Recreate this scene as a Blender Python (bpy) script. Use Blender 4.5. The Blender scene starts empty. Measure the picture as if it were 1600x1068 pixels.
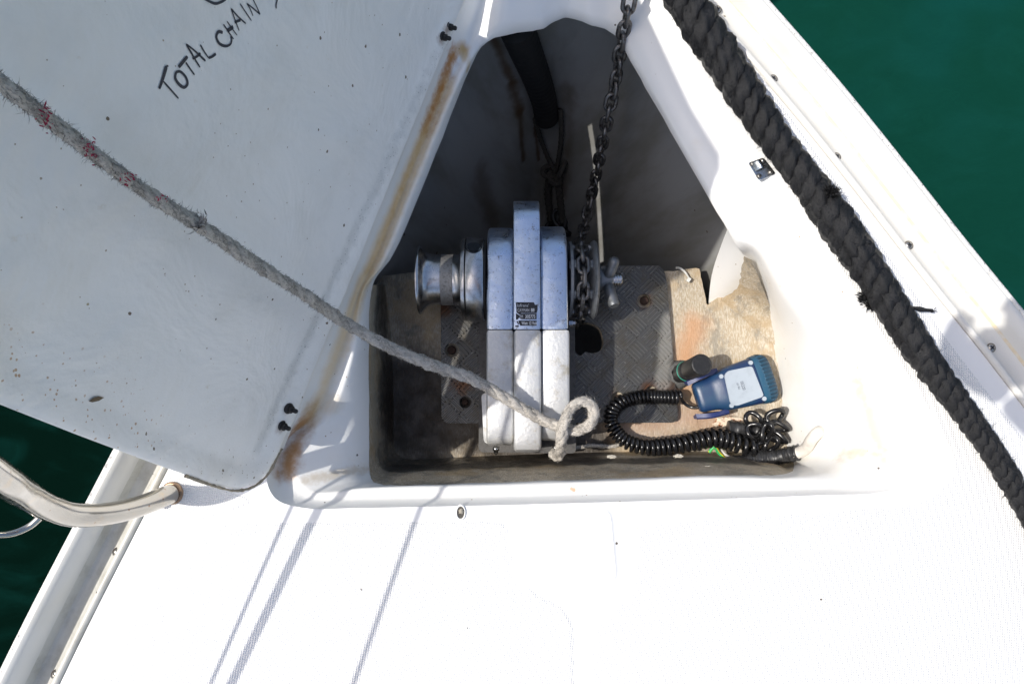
import bpy, bmesh, math, random
from math import sin, cos, pi, radians, atan2, sqrt
from mathutils import Vector, Matrix, noise
from mathutils.geometry import delaunay_2d_cdt
random.seed(7)
C = bpy.context.scene.collection
V = Vector
# ------------------------------------------------------------------ camera, sky, sun, exposure
FPX, CH, PIT = 1067.0, 1.10, radians(6.0)
cd = bpy.data.cameras.new('camera'); cam = bpy.data.objects.new('camera', cd); C.objects.link(cam)
cd.sensor_width = 36; cd.lens = FPX / 1600 * 36; cd.clip_start = .02; cd.clip_end = 5000
cam.location = (0, 0, CH); cam.rotation_euler = (PIT, 0, 0)
sc = bpy.context.scene; sc.camera = cam
SUN_EL, SUN_AZ = radians(55), radians(187)       # azimuth measured from +x, sun stands to port
S = V((cos(SUN_EL) * cos(SUN_AZ), cos(SUN_EL) * sin(SUN_AZ), sin(SUN_EL)))
w = bpy.data.worlds.new('World'); sc.world = w; w.use_nodes = True
nt = w.node_tree; bg = nt.nodes['Background']
sk = nt.nodes.new('ShaderNodeTexSky'); sk.sky_type = 'NISHITA'; sk.sun_disc = False
sk.dust_density = 3.0; sk.ozone_density = .7; sk.sun_elevation = SUN_EL; sk.sun_rotation = pi / 2 - SUN_AZ
nt.links.new(sk.outputs[0], bg.inputs[0]); bg.inputs[1].default_value = .15
sl = bpy.data.lights.new('sun', 'SUN'); so = bpy.data.objects.new('sun', sl); C.objects.link(so)
sl.energy = 3.4; sl.angle = radians(.5); sl.color = (1, .96, .9)
so.rotation_euler = S.to_track_quat('Z', 'Y').to_euler(); so.location = (-4, 0, 6)
sc.view_settings.view_transform = 'Standard'; sc.view_settings.look = 'None'
sc.view_settings.exposure = .3; sc.view_settings.gamma = 1

# ------------------------------------------------------------------ pixel -> world helpers
def ray(px, py):
    x = (px - 800) / FPX; y = -(py - 534) / FPX
    return V((x, y * cos(PIT) + sin(PIT), y * sin(PIT) - cos(PIT)))
def at(px, py, z=0.0):
    d = ray(px, py); return V((0, 0, CH)) + d * ((z - CH) / d.z)
def hit(px, py, o, n):
    d = ray(px, py); c = V((0, 0, CH)); return c + d * ((o - c).dot(n) / d.dot(n))

# ------------------------------------------------------------------ object helpers
def tag(o, label=None, cat=None, group=None, kind=None):
    if label: o['label'] = label
    if cat: o['category'] = cat
    if group: o['group'] = group
    if kind: o['kind'] = kind
    return o
def thing(name, label, cat, loc, group=None):
    o = bpy.data.objects.new(name, None); C.objects.link(o); o.location = loc; o.empty_display_size = .02
    return tag(o, label, cat, group)
def org(o):
    p = V((0, 0, 0))
    while o is not None: p = p + o.location; o = o.parent
    return p
def obj(name, bm, mats, parent=None, smooth=True, loc=None, auto=None):
    off = org(parent)
    if loc is not None: bmesh.ops.translate(bm, vec=-V(loc), verts=bm.verts)
    else: bmesh.ops.translate(bm, vec=-off, verts=bm.verts)
    me = bpy.data.meshes.new(name); 
    for f in bm.faces: f.smooth = smooth
    if auto is not None:
        for e in bm.edges:
            if len(e.link_faces) == 2 and e.calc_face_angle(0) > auto: e.smooth = False
    bm.to_mesh(me); bm.free()
    for m in (mats if isinstance(mats, (list, tuple)) else [mats]): me.materials.append(m)
    o = bpy.data.objects.new(name, me); C.objects.link(o)
    if loc is not None: o.location = V(loc) - off
    if parent is not None: o.parent = parent
    return o
def NB(): return bmesh.new()
def cr(p0, p1, p2, p3, t):
    k = [0.0]
    for a, b in ((p0, p1), (p1, p2), (p2, p3)): k.append(k[-1] + max(sqrt((b - a).length), 1e-4))
    t = k[1] + (k[2] - k[1]) * t
    def lp_(a, b, x, y): return a * ((y - t) / (y - x)) + b * ((t - x) / (y - x))
    A, B, D = lp_(p0, p1, k[0], k[1]), lp_(p1, p2, k[1], k[2]), lp_(p2, p3, k[2], k[3])
    return lp_(lp_(A, B, k[0], k[2]), lp_(B, D, k[1], k[3]), k[1], k[2])
def spl(P, k, closed=False):
    P = [V(p) for p in P]; n = len(P); out = []
    for i in range(n if closed else n - 1):
        a, b, c, d = (P[(i - 1) % n], P[i], P[(i + 1) % n], P[(i + 2) % n]) if closed else (P[i - 1] if i else P[0] * 2 - P[1], P[i], P[i + 1], P[i + 2] if i + 2 < n else P[-1] * 2 - P[-2])
        for j in range(k): out.append(cr(a, b, c, d, j / k))
    if not closed: out.append(P[-1])
    return out
def resample(P, step):
    L = [0.0]
    for a, b in zip(P, P[1:]): L.append(L[-1] + (b - a).length)
    n = max(2, int(L[-1] / step)); out = []; j = 0
    for i in range(n + 1):
        s = L[-1] * i / n
        while j < len(P) - 2 and L[j + 1] < s: j += 1
        t = (s - L[j]) / max(L[j + 1] - L[j], 1e-9); out.append(P[j].lerp(P[j + 1], t))
    return out
def frames(P, up=V((0, 0, 1))):
    T = []
    for i in range(len(P)):
        t = (P[min(i + 1, len(P) - 1)] - P[max(i - 1, 0)]); T.append(t.normalized())
    n = up - T[0] * up.dot(T[0])
    if n.length < 1e-3: n = V((1, 0, 0)) - T[0] * T[0].x
    n.normalize(); F = []
    for t in T:
        n = (n - t * n.dot(t)).normalized(); F.append((t, n, t.cross(n)))
    return F
def tube(bm, P, R, seg=12, caps=True, closed=False, fn=None, mi=0):
    F = frames(P); rings = []
    if not hasattr(R, '__len__'): R = [R] * len(P)
    for i, (p, (t, n, b)) in enumerate(zip(P, F)):
        rg = []
        for k in range(seg):
            a = 2 * pi * k / seg; r = R[i] * (fn(i, a) if fn else 1)
            rg.append(bm.verts.new(p + n * (cos(a) * r) + b * (sin(a) * r)))
        rings.append(rg)
    m = len(rings)
    for i in range(m if closed else m - 1):
        A, B = rings[i], rings[(i + 1) % m]
        for k in range(seg):
            f = bm.faces.new((A[k], A[(k + 1) % seg], B[(k + 1) % seg], B[k])); f.material_index = mi
    if caps and not closed:
        for rg, s in ((rings[0], -1), (rings[-1], 1)):
            f = bm.faces.new(rg if s > 0 else rg[::-1]); f.material_index = mi
    return rings
def loft(bm, loops, closed=True, mi=0):
    VV = [[bm.verts.new(p) for p in L] for L in loops]; n = len(VV[0])
    for A, B in zip(VV, VV[1:]):
        for k in range(n if closed else n - 1):
            bm.faces.new((A[k], B[k], B[(k + 1) % n], A[(k + 1) % n])).material_index = mi
    return VV
def lathe(bm, prof, o, ax, seg=48, mi=0, caps=True):
    ax = V(ax).normalized(); q = ax.to_track_quat('Z', 'Y'); u = q @ V((1, 0, 0)); v = q @ V((0, 1, 0))
    rings = []
    for (h, r) in prof:
        rings.append([bm.verts.new(V(o) + ax * h + u * (cos(2 * pi * k / seg) * r) + v * (sin(2 * pi * k / seg) * r)) for k in range(seg)])
    for A, B in zip(rings, rings[1:]):
        for k in range(seg): bm.faces.new((A[k], A[(k + 1) % seg], B[(k + 1) % seg], B[k])).material_index = mi
    if caps:
        bm.faces.new(rings[0][::-1]).material_index = mi; bm.faces.new(rings[-1]).material_index = mi
def box(bm, c, hx, hy, hz, M=None, bev=0.0):
    r = bmesh.ops.create_cube(bm, size=2); vs = r['verts']
    for v in vs: v.co = V((v.co.x * hx, v.co.y * hy, v.co.z * hz))
    if bev:
        es = list({e for v in vs for e in v.link_edges})
        g = bmesh.ops.bevel(bm, geom=es, offset=bev, segments=2, affect='EDGES', profile=.5); vs = g['verts'] + [v for v in vs if v.is_valid]
        vs = list({v for v in vs if v.is_valid})
    for v in vs: v.co = (M @ v.co if M is not None else v.co) + V(c)
def fill(bm, loops, mi=0):
    """planar-ish polygon with holes"""
    co = []; ed = []
    for L in loops:
        o = len(co); co += [V(p) for p in L]; ed += [(o + i, o + (i + 1) % len(L)) for i in range(len(L))]
    r = delaunay_2d_cdt([V((p.x, p.y)) for p in co], ed, [], 0, 1e-7)
    zs = []
    for vi, p in enumerate(r[0]):
        src = r[3][vi]; zs.append(co[src[0]].z if src else co[0].z)
    vs = [bm.verts.new((p.x, p.y, z)) for p, z in zip(r[0], zs)]
    def inside(x, y):
        c = False
        for L in loops:
            n = len(L)
            for i in range(n):
                a, b = L[i], L[(i + 1) % n]
                if (a.y > y) != (b.y > y) and x < (b.x - a.x) * (y - a.y) / (b.y - a.y) + a.x: c = not c
        return c
    fs = []
    for f in r[2]:
        cx = sum(r[0][i].x for i in f) / len(f); cy = sum(r[0][i].y for i in f) / len(f)
        if inside(cx, cy): fs.append(bm.faces.new([vs[i] for i in f]))
    for v in vs:
        if not v.link_faces: bm.verts.remove(v)
    for f in fs:
        f.material_index = mi; f.normal_update()
        if f.normal.z < 0: f.normal_flip()
    return fs
def slab(bm, loops, th, mi=0):
    fill(bm, loops, mi)
    for L in loops:
        n = len(L); A = [bm.verts.new(p) for p in L]; B = [bm.verts.new(p - V((0, 0, th))) for p in L]
        for k in range(n): bm.faces.new((A[k], B[k], B[(k + 1) % n], A[(k + 1) % n])).material_index = mi
def fuzz(bm, P, R, n, ln, wd, mi=0, lay=.6, rng=None, sel=None):
    F = frames(P); m = len(P)
    for _ in range(n):
        i = random.randrange(m - 1) if sel is None else sel()
        t, nn, b = F[i]; a = random.uniform(0, 2 * pi); r = R[i] if hasattr(R, '__len__') else R
        d = nn * cos(a) + b * sin(a); p = P[i].lerp(P[i + 1], random.random()) + d * r * .93
        dirv = (d * random.uniform(.15, 1) + t * random.uniform(-1, 1) * lay * 2 + d.cross(t) * random.uniform(-.6, .6)).normalized()
        l = ln * random.uniform(.4, 1.3); side = dirv.cross(V((random.random(), random.random(), random.random()))).normalized() * wd * .5
        q = p + dirv * l * .55; e = q + (dirv + V((random.uniform(-.4, .4), random.uniform(-.4, .4), random.uniform(-.5, .3)))) * l * .5
        v = [bm.verts.new(x) for x in (p - side, p + side, q + side * .8, q - side * .8, e)]
        bm.faces.new((v[0], v[1], v[2], v[3])).material_index = mi; bm.faces.new((v[3], v[2], v[4])).material_index = mi

# ------------------------------------------------------------------ material helpers
class Mat:
    def __init__(s, name, col=(.8, .8, .8), rough=.5, metal=0.0, spec=.5):
        s.m = bpy.data.materials.new(name); s.m.use_nodes = True; s.t = s.m.node_tree; s.b = s.t.nodes['Principled BSDF']
        s.b.inputs['Roughness'].default_value = rough; s.b.inputs['Metallic'].default_value = metal
        s.b.inputs['Specular IOR Level'].default_value = spec
        s.b.inputs['Base Color'].default_value = (*col, 1); s.col = None; s.base = col; s.h = None; s.pos = None
    def n(s, ty, **kw):
        nd = s.t.nodes.new(ty)
        for k, v in kw.items(): setattr(nd, k, v)
        return nd
    def L(s, a, b): s.t.links.new(a, b)
    def val(s, x, sock):
        if isinstance(x, (int, float)): sock.default_value = x
        elif isinstance(x, (tuple, list, Vector)): sock.default_value = tuple(x)
        else: s.L(x, sock)
    def P(s):
        if s.pos is None: s.pos = s.n('ShaderNodeNewGeometry').outputs['Position']
        return s.pos
    def math(s, op, a, b=0.0, c=0.0, clamp=False):
        nd = s.n('ShaderNodeMath', operation=op); nd.use_clamp = clamp
        s.val(a, nd.inputs[0]); s.val(b, nd.inputs[1]); s.val(c, nd.inputs[2]); return nd.outputs[0]
    def vm(s, op, a, b=(0, 0, 0)):
        nd = s.n('ShaderNodeVectorMath', operation=op); s.val(a, nd.inputs[0])
        if op == 'SCALE': s.val(b, nd.inputs['Scale'])
        else: s.val(b, nd.inputs[1])
        return nd.outputs['Value'] if op in ('DOT_PRODUCT', 'LENGTH', 'DISTANCE') else nd.outputs[0]
    def noise(s, scale, detail=4, rough=.6, vec=None, st=None, dist=0):
        nd = s.n('ShaderNodeTexNoise'); nd.inputs['Scale'].default_value = scale; nd.inputs['Detail'].default_value = detail
        nd.inputs['Roughness'].default_value = rough; nd.inputs['Distortion'].default_value = dist
        p = vec if vec is not None else s.P()
        if st: p = s.vm('MULTIPLY', p, st)
        s.L(p, nd.inputs['Vector']); return nd.outputs['Fac']
    def ramp(s, x, a, b, lo=0.0, hi=1.0):
        nd = s.n('ShaderNodeMapRange'); nd.interpolation_type = 'SMOOTHSTEP'; s.val(x, nd.inputs[0])
        nd.inputs[1].default_value = a; nd.inputs[2].default_value = b; nd.inputs[3].default_value = lo; nd.inputs[4].default_value = hi
        return nd.outputs[0]
    def layer(s, col, mask):
        nd = s.n('ShaderNodeMix', data_type='RGBA'); s.val(mask, nd.inputs[0])
        if s.col is None: nd.inputs[6].default_value = (*s.base, 1)
        else: s.L(s.col, nd.inputs[6])
        s.val((*col, 1) if isinstance(col, tuple) else col, nd.inputs[7]); s.col = nd.outputs[2]; return s
    def specks(s, scale, r, p, col, amt=1.0, vec=None, region=None):
        vo = s.n('ShaderNodeTexVoronoi'); vo.inputs['Scale'].default_value = scale
        pp = s.vm('ADD', s.P(), (0, 0, 0)); nz = s.n('ShaderNodeTexNoise'); nz.inputs['Scale'].default_value = scale * 2; s.L(s.P(), nz.inputs['Vector'])
        pp = s.vm('ADD', pp, s.vm('SCALE', nz.outputs['Color'], .25 / scale)); s.L(pp, vo.inputs['Vector'])
        sp = s.n('ShaderNodeSeparateColor'); s.L(vo.outputs['Color'], sp.inputs[0])
        rr = s.math('MULTIPLY', sp.outputs[1], r); m = s.math('LESS_THAN', vo.outputs['Distance'], rr)
        m = s.math('MULTIPLY', m, s.math('LESS_THAN', sp.outputs[0], p)); m = s.math('MULTIPLY', m, amt)
        if region is not None: m = s.math('MULTIPLY', m, region)
        return s.layer(col, m)
    def seg(s, A, B, r, soft=.5, nz=.4, nsc=60):
        """1 near the segment A-B, 0 beyond radius r"""
        A = V(A); B = V(B); AB = B - A; pa = s.vm('SUBTRACT', s.P(), tuple(A))
        t = s.math('DIVIDE', s.vm('DOT_PRODUCT', pa, tuple(AB)), max(AB.length_squared, 1e-9)); t = s.math('MAXIMUM', s.math('MINIMUM', t, 1.0), 0.0)
        sc_ = s.n('ShaderNodeVectorMath', operation='SCALE'); sc_.inputs[0].default_value = tuple(AB); s.L(t, sc_.inputs['Scale'])
        d = s.vm('LENGTH', s.vm('SUBTRACT', pa, sc_.outputs[0]))
        d = s.math('ADD', d, s.math('MULTIPLY', s.math('SUBTRACT', s.noise(nsc, 5), .5), nz * r * 2))
        return s.ramp(d, r * (1 - soft), r, 1, 0)
    def bump(s, h, dist=.001, st=1.0):
        nd = s.n('ShaderNodeBump'); nd.inputs['Distance'].default_value = dist; nd.inputs['Strength'].default_value = st
        s.L(h, nd.inputs['Height'])
        if s.h is not None: s.L(s.h, nd.inputs['Normal'])
        s.h = nd.outputs[0]; return s
    def rough(s, x): s.val(x, s.b.inputs['Roughness']); return s
    def end(s):
        if s.col is not None: s.L(s.col, s.b.inputs['Base Color'])
        if s.h is not None: s.L(s.h, s.b.inputs['Normal'])
        return s.m
def simple(name, col, rough=.5, metal=0.0, var=.25, sc_=80, bmp=0.0, dark=None):
    m = Mat(name, col, rough, metal)
    if var: m.layer(dark or tuple(c * .5 for c in col), m.math('MULTIPLY', m.ramp(m.noise(sc_), .45, .75), var * 2, clamp=True))
    if bmp: m.bump(m.noise(sc_ * 3, 5), bmp)
    return m.end()

# gelcoat of the deck
m = Mat('gelcoat_deck', (.77, .77, .755), .38)
m.layer((.74, .68, .55), m.math('MULTIPLY', m.ramp(m.noise(6, 6), .55, .8), .25))
m.specks(60, .16, .02, (.12, .1, .08)); m.specks(25, .1, .06, (.6, .42, .2), .5)
M_DECK = m.bump(m.noise(9, 3), .0015, .5).end()
def nonskid(name, ang):
    m = Mat(name, (.77, .77, .755), .5)
    p = m.P(); sx = m.n('ShaderNodeSeparateXYZ'); m.L(p, sx.inputs[0]); c_, s_ = cos(ang), sin(ang)
    a = m.math('ADD', m.math('MULTIPLY', sx.outputs[0], c_), m.math('MULTIPLY', sx.outputs[1], s_))
    b = m.math('SUBTRACT', m.math('MULTIPLY', sx.outputs[1], c_), m.math('MULTIPLY', sx.outputs[0], s_))
    k = 2 * pi / .0052
    h = m.math('MULTIPLY', m.math('SINE', m.math('MULTIPLY', a, k)), m.math('SINE', m.math('MULTIPLY', b, k)))
    m.layer((.70, .69, .66), m.math('MULTIPLY', m.ramp(h, -.2, -.9), .4))
    m.layer((.66, .60, .5), m.math('MULTIPLY', m.ramp(m.noise(5, 5), .5, .8), .3))
    m.specks(60, .16, .02, (.12, .1, .08))
    return m.bump(h, .0006).end()
M_NONSKID = nonskid('nonskid_gelcoat', radians(38))

def E_(y): return 709 - (y - 40) * .407      # hinge line in pixels
# rim moulding gelcoat, with rust runs where the hinge bolts weep
m = Mat('gelcoat_rim', (.84, .83, .795), .35)
m.layer((.70, .62, .48), m.math('MULTIPLY', m.ramp(m.noise(12, 5), .5, .8), .25))
g = m.seg(at(E_(130) + 22, 130, -.05), at(E_(650) + 20, 650, -.05), .030, .9, .25)
m.layer((.66, .47, .22), m.math('MULTIPLY', g, .8))
g = m.seg(at(E_(85) + 12, 85, -.04), at(E_(200) + 14, 200, -.05), .026, .9, .6, 70); m.layer((.40, .17, .035), m.math('MULTIPLY', g, 1.0)); g = m.seg(at(E_(200) + 16, 200, -.05), at(E_(420) + 18, 420, -.055), .019, 1, .5, 70); m.layer((.52, .30, .09), m.math('MULTIPLY', g, .85))
g = m.seg(at(700, 75, -.04), at(724, 76, -.055), .018, .9, .3); m.layer((.5, .27, .06), m.math('MULTIPLY', g, .7))
g = m.seg(at(724, 78, -.055), at(731, 108, -.065), .012, .8, .3); m.layer((.55, .36, .1), m.math('MULTIPLY', g, .6))
g = m.seg(at(478, 634, -.045), at(446, 735, -.04), .030, .95, .6, 50); m.layer((.38, .18, .05), m.math('MULTIPLY', g, .95))
g = m.seg(at(490, 640, -.03), at(520, 632, -.05), .03, 1, .4, 50); m.layer((.6, .45, .25), m.math('MULTIPLY', g, .5))
g = m.seg(at(480, 748, -.04), at(580, 728, -.1), .014, 1, .8, 80); m.layer((.5, .38, .22), m.math('MULTIPLY', g, .55))
g = m.seg(at(1335, 600, -.05), at(1385, 715, -.04), .030, 1, .8, 40); m.layer((.60, .43, .28), m.math('MULTIPLY', g, .75))
g = m.seg(at(1385, 715, -.04), at(1250, 690, -.12), .025, 1, .9, 40); m.layer((.62, .46, .32), m.math('MULTIPLY', g, .7))
g = m.seg(at(1128, 258, -.03), at(1132, 266, -.03), .008, .7, .3, 80); m.layer((.74, .5, .15), m.math('MULTIPLY', g, .7))
g = m.seg(at(893, 763, -.03), at(897, 765, -.03), .005, .7, .6, 150); m.layer((.6, .3, .15), m.math('MULTIPLY', g, .8))
m.specks(140, .2, .06, (.3, .2, .1)); m.specks(60, .14, .05, (.14, .12, .1))
M_RIM = m.bump(m.noise(14, 3), .0015, .5).end()

m = Mat('gelcoat_rail', (.66, .65, .61), .3)
m.layer((.6, .56, .45), m.math('MULTIPLY', m.ramp(m.noise(9, 6, st=(1, 1, 1)), .45, .8), .35))
m.specks(60, .16, .05, (.2, .16, .1)); m.specks(30, .1, .1, (.6, .38, .12), .6)
M_RAIL = m.end()
m = Mat('grimy_rail', (.56, .55, .50), .35); m.layer((.36, .34, .28), m.math('MULTIPLY', m.ramp(m.noise(25, 6, .7), .42, .7), .6)); m.specks(70, .18, .1, (.12, .1, .08)); M_RAILD = m.end()
m = Mat('rail_stain', (.64, .54, .36), .4); m.layer((.66, .64, .58), m.ramp(m.noise(60, 6, .7), .40, .75)); M_STAIN = m.end()
m = Mat('rail_chafed', (.66, .65, .62), .6); m.layer((.2, .2, .2), m.ramp(m.noise(120, 8, .75), .52, .66)); M_CHAFE = m.bump(m.noise(200, 5), .002).end()

m = Mat('lid_gelcoat', (.89, .87, .82), .42)
m.layer((.74, .71, .64), m.math('MULTIPLY', m.ramp(m.noise(7, 7, .65), .45, .75), .5))
m.layer((.60, .50, .34), m.math('MULTIPLY', m.ramp(m.noise(35, 5, .7), .64, .78), .35))
m.specks(55, .16, .10, (.16, .12, .08)); m.specks(170, .22, .10, (.35, .25, .15), .8); m.specks(22, .07, .08, (.42, .36, .22))
A_ = None
M_LID_BUILD = m
M_LIDOUT = simple('lid_outer_gelcoat', (.8, .8, .78), .35, 0, .15, 8)
M_INK = simple('marker_ink', (.035, .04, .055), .5, 0, .35, 60)

m = Mat('raw_glassfibre', (.38, .31, .215), .55)
vec = m.vm('MULTIPLY', m.P(), (1, 1, 1))
m.layer((.54, .49, .40), m.math('MULTIPLY', m.ramp(m.noise(420, 4, .7, st=(1, .22, .5)), .45, .6), .8))
m.layer((.24, .215, .17), m.math('MULTIPLY', m.ramp(m.noise(22, 6, .75, st=(1.6, .6, 1)), .50, .60), .75))
m.layer((.40, .29, .16), m.math('MULTIPLY', m.ramp(m.noise(9, 4, .6), .5, .6), .6))
m.layer((.16, .13, .09), m.math('MULTIPLY', m.ramp(m.noise(45, 7, .8), .6, .68), .6))
m.layer((.48, .25, .12), m.math('MULTIPLY', m.seg(at(1085, 510, -.28), at(1065, 600, -.28), .05, 1, .5, 25), .85))
m.layer((.40, .25, .17), m.math('MULTIPLY', m.seg(at(960, 660, -.28), at(1120, 650, -.28), .06, 1, .4, 25), .7))
m.layer((.032, .029, .023), m.math('MULTIPLY', m.seg(at(625, 430, -.2), at(645, 720, -.25), .10, .6, .5, 18), .85))  # port lining: grime, with the wall's shade also put into the colour
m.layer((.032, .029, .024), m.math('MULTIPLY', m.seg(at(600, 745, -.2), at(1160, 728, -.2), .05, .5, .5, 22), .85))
m.layer((.022, .015, .010), m.math('MULTIPLY', m.seg(at(650, 620, -.28), at(880, 690, -.28), .13, .5, .4, 22), .9))  # floor left of the winch: its shade painted in as a dark tone
m.layer((.34, .30, .22), m.math('MULTIPLY', m.seg(at(586, 440, -.12), at(590, 690, -.15), .022, .7, .7, 40), .8)); m.layer((.5, .42, .28), m.math('MULTIPLY', m.seg(at(1155, 430, -.25), at(1190, 480, -.25), .03, 1, .8, 60), .5))
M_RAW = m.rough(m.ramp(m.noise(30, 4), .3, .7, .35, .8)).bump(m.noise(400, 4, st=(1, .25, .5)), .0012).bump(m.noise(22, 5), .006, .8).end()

# ------------------------------------------------------------------ water and sky-side setting
m = Mat('water', (.0032, .036, .024), .5, 0, 0)
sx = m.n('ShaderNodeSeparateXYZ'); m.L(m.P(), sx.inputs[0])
m.layer((.0010, .0062, .0042), m.ramp(sx.outputs[0], .2, -.9))  # port darkened in colour, since the hull's shade falls to starboard
m.layer((.004, .055, .053), m.math('MULTIPLY', m.ramp(m.noise(1.2, 3), .4, .7), m.ramp(sx.outputs[0], 0, 1, 0, .45))); m.layer((.006, .060, .050), m.ramp(m.noise(4, 5, .55, st=(1, 2, 1), dist=.8), .4, .8, 0, .18))  # starboard brightening and ripple light mixed into the colour
m.bump(m.noise(5, 4, .5, st=(1, 2.2, 1), dist=.5), .04, .3); M_WATER = m.end()
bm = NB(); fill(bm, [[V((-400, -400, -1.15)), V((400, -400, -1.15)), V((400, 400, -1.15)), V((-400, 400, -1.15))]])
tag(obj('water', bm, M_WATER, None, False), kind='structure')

# ------------------------------------------------------------------ deck outline, rails, hull
RP = [at(1600, 635), at(1506, 516), at(1411, 399), at(1287, 236), at(1177, 107), at(1090, 6)]
LP = [at(92, 1068), at(141, 971), at(186, 882), at(235, 787), at(258, 742)]
d = (RP[0] - RP[2]).normalized(); RP = [RP[0] + d * 1.3 + V((-.22, 0, 0)), RP[0] + d * .6 + V((-.05, 0, 0))] + RP
d = (RP[-1] - RP[-2]).normalized(); RP += [RP[-1] + d * .25 + V((-.012, 0, 0)), RP[-1] + d * .5 + V((-.06, 0, 0))]
d = (LP[0] - LP[3]).normalized(); LP = [LP[0] + d * 1.1 + V((.18, 0, 0)), LP[0] + d * .5 + V((.03, 0, 0))] + LP
d = (LP[-1] - LP[-4]).normalized(); LP += [LP[-1] + d * .35, LP[-1] + d * .8 - V((.02, 0, 0)), LP[-1] + d * 1.05 - V((.03, 0, 0))]
RP = spl(resample(RP, .16), 5); LP = spl(resample(LP, .16), 5)
YF = min(RP[-1].y, LP[-1].y)
RP = [p for p in RP if p.y < YF]; LP = [p for p in LP if p.y < YF]
def offs(P, d, z, side):
    out = []
    for i, p in enumerate(P):
        t = (P[min(i + 1, len(P) - 1)] - P[max(i - 1, 0)]).normalized(); nrm = V((t.y, -t.x, 0)) * side
        out.append(V((p.x, p.y, z)) + nrm * d)
    return out
prof = [(.0012, -.01), (.0012, .001), (.003, .005), (.007, .0068), (.0105, .0055), (.0135, .001), (.019, -.004), (.028, -.0075), (.038, -.008), (.045, -.005)]
prof_s = [(.045, -.005), (.047, -.0045), (.049, -.002)]
prof_b = [(.049, -.002), (.055, .012), (.061, .022), (.068, .0265), (.0745, .0265), (.0765, .0240)]
prof_c = [(.0765, .0240), (.078, .0255), (.083, .0250), (.087, .019), (.090, .008), (.0905, -.012), (.089, -.03), (.08, -.04)]
prof2 = prof[:-2] + [(.036, -.0075), (.040, -.004)]
prof_s2 = [(.040, -.004), (.042, .003), (.044, .012)]
prof_b2 = [(.044, .012), (.047, .03), (.051, .046), (.056, .055), (.0615, .055), (.063, .053)]
prof_c2 = [(.063, .053), (.0645, .054), (.068, .052), (.071, .04), (.072, .0), (.072, -.04)]
hullp = [(.077, -.038), (.083, -.2), (.07, -.6), (.03, -1.0), (-.05, -1.4)]
M_SCREW = simple('stainless_screw', (.42, .40, .37), .35, 1, .4, 300)
M_SLOT = simple('dark_slot', (.02, .018, .015), .8, 0, 0)
M_CAULK = simple('dark_sealant', (.06, .045, .03), .8, 0, .3)
M_HULL = simple('hull_gelcoat', (.75, .75, .73), .3, 0, .1, 3)
def screw(px, py, z, r, parent, ang):
    c = at(px, py, z); bm = NB(); lathe(bm, [(-.003, r), (.0005, r), (.0018, r * .85), (.0026, r * .5), (.0028, 0.0004)], c, (0, 0, 1), 20)
    s = obj('screw', bm, M_SCREW, parent, True)
    bm = NB()
    for a in (ang, ang + pi / 2): box(bm, c + V((0, 0, .0027)), r * .62, r * .13, .0004, Matrix.Rotation(a, 3, 'Z'))
    obj('slot', bm, M_SLOT, s, False)
    bm = NB(); lathe(bm, [(0, r * 1.08), (.0004, r * 1.22), (.0006, r * 1.05)], c + V((0, 0, -.0008)), (0, 0, 1), 20); obj('washer', bm, M_CAULK, s)
    return s
for side, P, lab, base in ((1, RP, 'long white toe rail right of the black rope, with a chafed outer edge', at(1411, 399)), (-1, LP, 'dirty white toe rail on the left, running under the steel tube', at(186, 882))):
    t = thing('toe_rail', lab, 'toe rail', base)
    for nm, pr, mt in (('inner_channel', prof if side > 0 else prof2, M_RAIL if side > 0 else M_RAILD), ('stained_edge', prof_s if side > 0 else prof_s2, M_STAIN if side > 0 else M_RAILD), ('bulwark', prof_b if side > 0 else prof_b2, M_RAIL), ('rubbing_edge', prof_c if side > 0 else prof_c2, M_CHAFE)):
        bm = NB(); loft(bm, [offs(P, o, z, side) for o, z in pr], closed=False); obj(nm, bm, mt, t)
    pts = ((1121, 15, .3), (1208, 123, .9), (1307, 245, .6), (1420, 383, .1), (1549, 543, .75)) if side > 0 else ((184, 863, .2), (88, 1054, .8))
    for px, py, a in pts: screw(px, py, -.001, .0062 if side > 0 else .0072, t, a)
    bm = NB(); loft(bm, [offs(P, o, z, side) for o, z in ([(.077 if side > 0 else .0705, -.038)] + hullp[1:])], closed=False)
    tag(obj('hull_side', bm, M_HULL), kind='structure')
    bm = NB(); loft(bm, [offs(P, o, -.0035, side) for o in (-.004, .003)], closed=False); obj('sealant', bm, M_CAULK, t)

# ------------------------------------------------------------------ locker rim loops: E G G2 L L2 C
K = []
def key(E, G, G2, L, L2, Cc, Dd=None): K.append((E, G, G2, L, L2, Cc, Dd))
def lk(y, Cc, Dd=None, dl=42, e=0):
    P = at(E_(y), y, 0); Q = at(*Cc); h_ = (at(E_(0), 0) - at(E_(600), 600)).normalized(); inw = V((h_.y, -h_.x, 0)); d = (Q - P).dot(inw)
    def o(f, mx, z): q = P + inw * min(f * d, mx); return V((q.x, q.y, z))
    key(P, o(.07, .004, -.026), o(.38, .017, -.056), o(.76, .037, -.052), o(.86, .041, -.055), Cc, Dd)
key((800, -120, 0), (802, -112, -.012), (808, -100, -.02), (812, -20, -.022), (808, 30, -.03), (802, 51, -.05))
key((772, -110, 0), (779, -102, -.012), (790, -90, -.02), (790, -20, -.022), (785, 30, -.03), (775, 57, -.05))
lk(20, (757, 67, -.06))
lk(90, (744, 84, -.07))
lk(240, (680, 240, -.078)); lk(395, (614, 397, -.08))
lk(440, (582, 444, -.085), (602, 444, -.285)); lk(540, (576, 540, -.10), (612, 540, -.285)); lk(640, (576, 640, -.11), (615, 640, -.285))
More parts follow.
